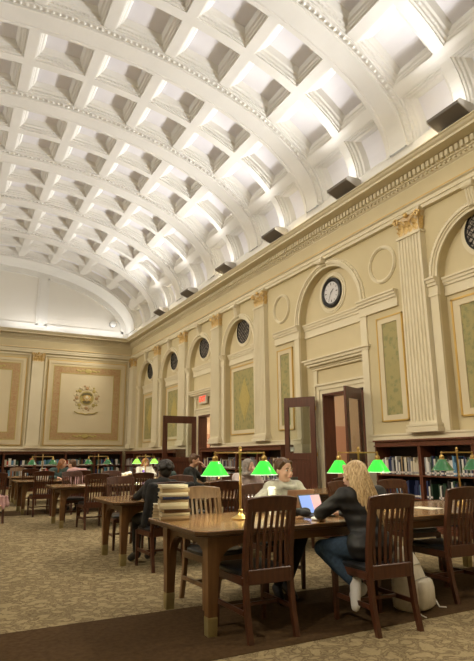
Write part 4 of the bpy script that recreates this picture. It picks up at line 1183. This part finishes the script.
# second table
person('dark-haired person with their back to the camera at the second table', (2.46, 6.74), R(8),
    dict(pelvis=(0, 0, .58), chest=(0, .12, .85), neck=(.07, .12, 1.0), head=(.13, .14, 1.115), shL=(-.10, .10, .95), shR=(.23, .10, .94), elL=(-.17, .26, .82), elR=(.28, .30, .82), wrL=(-.12, .46, .80), wrR=(.12, .46, .80),
         hipL=(-.09, 0, .56), hipR=(.09, 0, .56), knL=(-.11, .42, .53), knR=(.11, .42, .53), anL=(-.11, .40, .10), anR=(.11, .40, .10), toeL=(-.12, .56, .04), toeR=(.12, .56, .04)),
    skin='skin_dark', top='fleece_black', legs='fleece_black', hair='hair_black', style='curly', head=(-10, -14), vox=.011, hood=True)
person('person in a grey headscarf resting the chin on one hand', (4.52, 8.42), pi+R(4),
    dict(pelvis=(0, 0, .58), chest=(0, .10, .84), neck=(-.01, .16, 1.02), head=(-.02, .20, 1.14), shL=(-.18, .13, .96), shR=(.18, .13, .96), elL=(-.20, .36, .81), elR=(.24, .34, .81), wrL=(-.09, .34, 1.02), wrR=(.05, .52, .80), hdL=(.3, -.2, .8), pnL=(.3, -.9, 0),
         hipL=(-.09, 0, .56), hipR=(.09, 0, .56), knL=(-.11, .42, .53), knR=(.11, .42, .53), anL=(-.11, .40, .10), anR=(.11, .40, .10), toeL=(-.12, .56, .04), toeR=(.12, .56, .04)),
    top='top_pinkgrey', legs='fleece_black', hair='knit_grey', style='scarf', head=(14, -14), vox=.011)
person('short-haired person in a dark sweater, hand raised to the mouth', (4.25, 10.20), R(-128),
    dict(pelvis=(0, 0, .60), chest=(0, .06, .88), neck=(0, .10, 1.09), head=(0, .16, 1.235), shL=(-.20, .08, 1.03), shR=(.20, .08, 1.03), elL=(-.20, .30, .86), elR=(.26, .24, .80), wrL=(-.06, .34, 1.10), wrR=(.10, .42, .72), hdL=(.25, -.3, .8), pnL=(.2, -.9, 0),
         hipL=(-.09, 0, .56), hipR=(.09, 0, .56), knL=(-.13, .43, .53), knR=(.13, .43, .53), anL=(-.12, .42, .10), anR=(.12, .42, .10), toeL=(-.13, .58, .04), toeR=(.13, .58, .04)),
    skin='skin', top='sweater_dark', legs='fleece_black', hair='hair_brown', style='short', head=(5, -16), vox=.011)
SIT = dict(pelvis=(0, 0, .58), chest=(0, .10, .85), neck=(0, .16, 1.03), head=(0, .20, 1.155), shL=(-.18, .13, .97), shR=(.18, .13, .97), elL=(-.26, .30, .82), elR=(.26, .30, .82), wrL=(-.10, .46, .80), wrR=(.10, .46, .80),
         hipL=(-.09, 0, .56), hipR=(.09, 0, .56), knL=(-.11, .42, .53), knR=(.11, .42, .53), anL=(-.11, .40, .10), anR=(.11, .40, .10), toeL=(-.12, .56, .04), toeR=(.12, .56, .04))
person('ginger-haired person in a white top under the lit far lamp', (5.15, 15.62), pi, SIT, top='white_cloth', legs='denim', hair='hair_ginger', style='shoulder', head=(0, -14), vox=.016)
person('person with long auburn hair and a dark top, head turned to a neighbour', (2.78, 15.62), pi, dict(SIT, head=(-.06, .22, 1.15)), top='teal_cloth', legs='denim', hair='hair_auburn', style='shoulder', head=(48, -8), vox=.016)
person('brown-haired person in a pink top leaning over the fourth table', (2.98, 13.98), R(6), dict(SIT, head=(-.10, .26, 1.14), chest=(-.02, .14, .85), neck=(-.06, .20, 1.02)), top='pink_cloth', legs='fleece_black', hair='hair_brown', style='short', head=(40, -10), vox=.016)

# ------------------------------------------------------------------ things on the tables and the floor
TT = .761
def flatbook(w, d, h, loc, rz, col, label, group):
    o = bpy.data.objects.new('book', None)
    mb = MB(); mb.m(col); mb.box(-w/2, w/2, -d/2, d/2, 0, .003); mb.box(-w/2, w/2, -d/2, d/2, h-.003, h); mb.prism([(-d/2, 0), (-d/2-.004, h*.5), (-d/2, h), (-d/2+.004, h), (-d/2+.004, 0)], -w/2, w/2, 'x')
    mb.m('book_leafs'); mb.box(-w/2+.005, w/2-.005, -d/2+.003, d/2-.005, .003, h-.003)
    o = mb.build('book'); o.location = loc; o.rotation_euler = (0, 0, rz); return tag(o, label, 'book', group)
z = TT; cols = ['book_tan', 'book_cream', 'book_brown', 'book_cream', 'book_tan', 'book_navy', 'book_cream', 'book_tan', 'book_cream']
cn = ['tan', 'cream', 'brown', 'cream', 'tan', 'navy', 'cream', 'tan', 'pale cream']; hs = [.034, .028, .032, .052, .026, .024, .032, .036, .030]
pos = ['at the very bottom', 'second from the bottom', 'third from the bottom', 'thick, fourth from the bottom', 'at the middle', 'thin, fourth from the top', 'third from the top', 'second from the top', 'set back on the very top']
for i in range(9):
    flatbook(.25-.006*(i % 3), .17+.01*(i % 2), hs[i], (1.862+.008*((i*7) % 3-1)-(.03 if i == 8 else 0)-(.015 if 3 <= i <= 6 else 0), 4.735+.01*((i*5) % 3-1), z), R(-14+3*((i*4) % 3)), cols[i], f'{cn[i]} book {pos[i]} of the stack on the front table', 'books stacked on the corner of the front table')
    z += hs[i]+.0006
z = TT
for i, (h, c, n, ps) in enumerate(((.03, 'book_cream', 'cream', 'bottom'), (.03, 'book_tan', 'tan', 'second'), (.028, 'book_cream', 'cream', 'third'), (.03, 'book_cream', 'yellowed cream', 'top'))):
    flatbook(.17, .15, h, (1.825, 4.965, z), R(62+4*i), c, f'{n} book, {ps} of the lower pile behind the tall stack', 'books in the lower pile behind the stack'); z += h+.0006
# paper cup
o = thing('tumbler', 'tall white lidded tumbler in front of the person in the grey hoodie', 'cup', (2.80, 4.60, TT))
mb = MB(); mb.lathe([(0, 0), (.030, 0), (.031, .004), (.042, .235), (.0, .235)], 24); mb.build('cup_body', 'white_cup', o, smooth=True)
mb = MB(); mb.lathe([(.0435, .232), (.045, .236), (.044, .244), (.038, .248), (.037, .256), (.033, .258), (.0, .258)], 24); mb.build('lid', 'white_cup', o, smooth=True)
def laptop(loc, rz, label, lidcol, w=.31, d=.215, open_=108, scr=None, tilt=0):
    """local: keyboard towards -y (user side), lid hinged at y=+d/2"""
    o = thing('laptop', label, 'laptop', loc, rz)
    mb = MB(); mb.m(lidcol); mb.bbox(-w/2, w/2, -d/2, d/2, 0, .014, .003); mb.m('black_plastic')
    for r_ in range(5):
        for c_ in range(12): mb.box(-w/2+.02+c_*(w-.04)/12, -w/2+.02+(c_+.85)*(w-.04)/12, .08-r_*.022-.018, .08-r_*.022, .0142, .0155)
    mb.m('laptop_dark'); mb.box(-.05, .05, -d/2+.01, -d/2+.068, .0142, .0147)
    mb.build('keyboard_base', None, o)
    a = R(open_); c_, s_ = cos(a), sin(a); y0, z0 = d/2-.002, .014
    def L(x, v, n): return (x, y0-v*cos(a)+n*s_, z0+v*s_+n*c_)
    mb = MB(); mb.m(lidcol)
    mb.add([L(x, v, n) for n in (0, .006) for x, v in ((-w/2, 0), (w/2, 0), (w/2, d), (-w/2, d))], [(0,1,2,3),(7,6,5,4),(0,4,5,1),(1,5,6,2),(2,6,7,3),(3,7,4,0)])
    lid = mb.build('lid', None, o)
    mb = MB(); k = .010
    if scr:
        m1, m2, sp = scr
        for m_, xa, xb in ((m1, -w/2+k, -w/2+sp*w), (m2, -w/2+sp*w, w/2-k)):
            mb.m(m_); mb.add([L(xa, k, -.0008), L(xb, k, -.0008), L(xb, d-k, -.0008), L(xa, d-k, -.0008)], [(0,1,2,3)])
    else:
        mb.m('black_plastic'); mb.add([L(-w/2+k, k, -.0008), L(w/2-k, k, -.0008), L(w/2-k, d-k, -.0008), L(-w/2+k, d-k, -.0008)], [(0,1,2,3)])
    mb.build('screen', None, lid)
    return o
laptop((3.14, 4.79, TT), pi, 'rose-gold laptop seen from behind its lid, before the grey hoodie', 'laptop_gold')
laptop((3.13, 4.29, TT), R(8), 'small open laptop with a blue and pink screen beside the blonde person', 'laptop_dark', w=.28, d=.185, scr=('screen_blue', 'screen_pink', .56), open_=112)
o = thing('computer_mouse', 'small white computer mouse at the table edge by the black sleeve', 'mouse', (2.90, 4.06, TT))
mb = MB(); mb.ell((0, 0, .012), (.030, .05, .018), 16, 10); mb.v = [(x, y, max(z, 0)) for x, y, z in mb.v]; mb.build('shell', 'white_plastic', o, smooth='all')
mb = MB(); mb.lathe([(0, -.004), (.007, -.004), (.007, .004), (0, .004)], 10, (0, .028, .026), 'x'); mb.build('wheel', 'black_plastic', o)
mb = MB(); rr = random.Random(5)
for i in range(9): mb.ell((rr.uniform(-.06, .06), rr.uniform(-.05, .05), .035+rr.uniform(-.004, .012)), (.06, .045, .030), 10, 8)
o = mb.build('black_scarf', 'fleece_black'); o.location = (2.88, 4.24, TT+.012); remesh(o, .008, 3); tag(o, 'crumpled black scarf on the table between the front chair and laptops', 'scarf')
laptop((4.95, 7.72, TT), pi-R(15), 'dark laptop standing open before the person in the grey headscarf', 'laptop_dark')
# jacket hung over the second-table chair
mb = MB()
for i in range(17):
    x = -.22+.0275*i; mb.capsule((x, -.35, .93), (x*1.08, -.345, .56), .030, .036, 8); mb.capsule((x*.95, -.35, .93), (x*.95, -.24, .95), .030, .03, 8)
for sx in (-1, 1): mb.capsule((sx*.26, -.33, .93), (sx*.33, -.30, .50), .05, .04, 8)
o = mb.build('jacket', 'fleece_black'); o.location = (2.46, 6.72, .03); o.rotation_euler = (0, 0, R(2)); remesh(o, .014, 4); tag(o, 'black jacket hung over the chair back of the dark-haired person', 'jacket')
mb = MB()
for i in range(6):
    x = -.20+.08*i; mb.capsule((x, -.29, 1.0), (x*1.05, -.38, .60), .03, .04, 8); mb.capsule((x, -.29, 1.0), (x, -.25, .95), .028, .025, 8)
o = mb.build('jacket', 'teal_cloth'); o.location = (4.25, 10.20, .01); o.rotation_euler = (0, 0, R(-122)); remesh(o, .014, 4); tag(o, 'dark teal jacket hung on the chair behind the short-haired person', 'jacket')
# backpack on the floor
o = thing('backpack', 'off-white canvas backpack slumped on the carpet beside the chair', 'backpack', (3.75, 3.86, 0), R(20)); o.scale = (1, 1, 1.12)
mb = MB(); rings = []
for z_, w, d, yo, xo in ((.0, .14, .10, 0, 0), (.02, .165, .13, 0, 0), (.12, .17, .135, 0, 0), (.24, .155, .12, .01, -.01), (.34, .13, .10, .02, -.03), (.42, .095, .07, .03, -.05), (.455, .05, .04, .03, -.06)):
    rings.append([(xo+w*(abs(cos(a))**.6)*(1 if cos(a) > 0 else -1), yo+d*(abs(sin(a))**.6)*(1 if sin(a) > 0 else -1), z_) for a in [2*pi*i/24 for i in range(24)]])
mb.loft(rings); mb.build('main_pack', 'canvas_white', o, smooth='all')
mb = MB(); rings = []
for z_, w, d in ((.02, .11, .03), (.04, .125, .05), (.16, .12, .05), (.21, .11, .035), (.225, .09, .015)):
    rings.append([(w*(abs(cos(a))**.6)*(1 if cos(a) > 0 else -1)+.01, -.13+d*(abs(sin(a))**.6)*(1 if sin(a) > 0 else -1), z_) for a in [2*pi*i/20 for i in range(20)]])
mb.loft(rings); mb.build('front_pocket', 'canvas_white', o, smooth='all')
for zz, yy, ww in ((.235, -.125, .13), (.33, -.085, .105)): mb = MB(); mb.tube([(-ww-.02, yy+.03, zz-.01), (-.05, yy-.005, zz+.006), (ww-.06, yy, zz), (ww-.01, yy+.03, zz-.01)], .004, 6); mb.build('zip', 'strap_grey', o)
for sx in (-1, 1):
    mb = MB(); mb.tube([(sx*.15, -.05, .05), (sx*.20, -.10, .09), (sx*.215, -.13, .04), (sx*.18, -.17, .008), (sx*.21, -.22, .006)], .010, 6, flat=.4); mb.build('strap', 'canvas_white', o)
mb = MB(); mb.tube([(-.09, .05, .43), (-.08, .05, .49), (-.03, .05, .49), (-.02, .05, .43)], .008, 6); mb.build('top_loop', 'strap_grey', o)
mb = MB(); mb.tube([(-.16, -.10, .20), (-.23, -.06, .30), (-.19, .02, .38), (-.12, .04, .42)], .018, 8, flat=.35); mb.build('shoulder_strap', 'canvas_white', o)
# pink flowered coat and blue-white bag left of the aisle, water bottle and pale bag far off
mb = MB()
for i in range(7):
    x = -.24+.08*i; mb.capsule((x, -.27, .50), (x*1.1, -.30, .36-.05*(i % 2)), .035, .04, 8); mb.capsule((x, -.28, .52), (x, .12, .52), .035, .04, 8)
o = mb.build('coat', 'pink_cloth'); o.location = (.96, 12.86, 0); o.rotation_euler = (0, 0, R(10)); remesh(o, .014, 4); tag(o, 'pink and white coat lying over a chair at the left edge', 'coat')
def tote(loc, label, m1, m2, name='bag', cat='bag'):
    o = thing(name, label, cat, loc); mb = MB(); rings = []
    for z_, w, d in ((0, .13, .07), (.02, .15, .09), (.12, .145, .09), (.2, .12, .06), (.23, .08, .03)): rings.append([(w*cos(a), d*sin(a), z_) for a in [2*pi*i/18 for i in range(18)]])
    mb.loft(rings); mb.build('bag_body', m1, o, smooth='all')
    mb = MB(); mb.ell((.02, -.06, .12), (.08, .045, .07), 14, 10); mb.build('pocket', m2, o, smooth='all')
    mb = MB(); mb.tube([(-.07, 0, .2), (-.06, 0, .29), (.06, 0, .29), (.07, 0, .2)], .008, 6); mb.build('handle', m1, o); return o
tote((1.10, 17.2, TT), 'dark blue and white bag on the far table left of the aisle', 'book_navy', 'white_cloth')
tote((2.22, 15.0-.45, TT), 'cream bag on the fourth table, left of the two people', 'white_cloth', 'canvas_white')
o = thing('water_bottle', 'purple water bottle before the ginger-haired person', 'bottle', (4.98, 15.08, TT))
mb = MB(); mb.lathe([(0, 0), (.036, 0), (.038, .01), (.038, .17), (.024, .20), (.022, .21), (0, .21)], 18); mb.build('bottle_body', 'purple', o, smooth=True)
mb = MB(); mb.lathe([(.025, .205), (.025, .235), (.0, .24)], 14); mb.build('cap', 'white_plastic', o, smooth=True)
mb = MB()
for i in range(6): mb.ell((-.12+.05*i, .02*(-1)**i, .05+.012*i), (.08, .06, .05), 10, 8)
o = mb.build('white_jacket', 'white_cloth'); o.location = (4.42, 15.0, TT+.012); remesh(o, .014, 4); tag(o, 'white jacket heaped on the fourth table left of the ginger-haired person', 'jacket')
for x, y, rz, c, lab in ((4.55, 4.38, 10, 'paper', 'white sheet of paper on the front table between the right lamps'), (4.72, 7.42, 20, 'paper', 'sheet of paper by the laptop on the second table'), (2.55, 11.5, 5, 'paper', 'sheet of paper on the third table')):
    mb = MB(); mb.box(-.105, .105, -.148, .148, 0, .001); o = mb.build('paper_sheet', c); o.location = (x, y, TT); o.rotation_euler = (0, 0, R(rz)); tag(o, lab, 'paper')
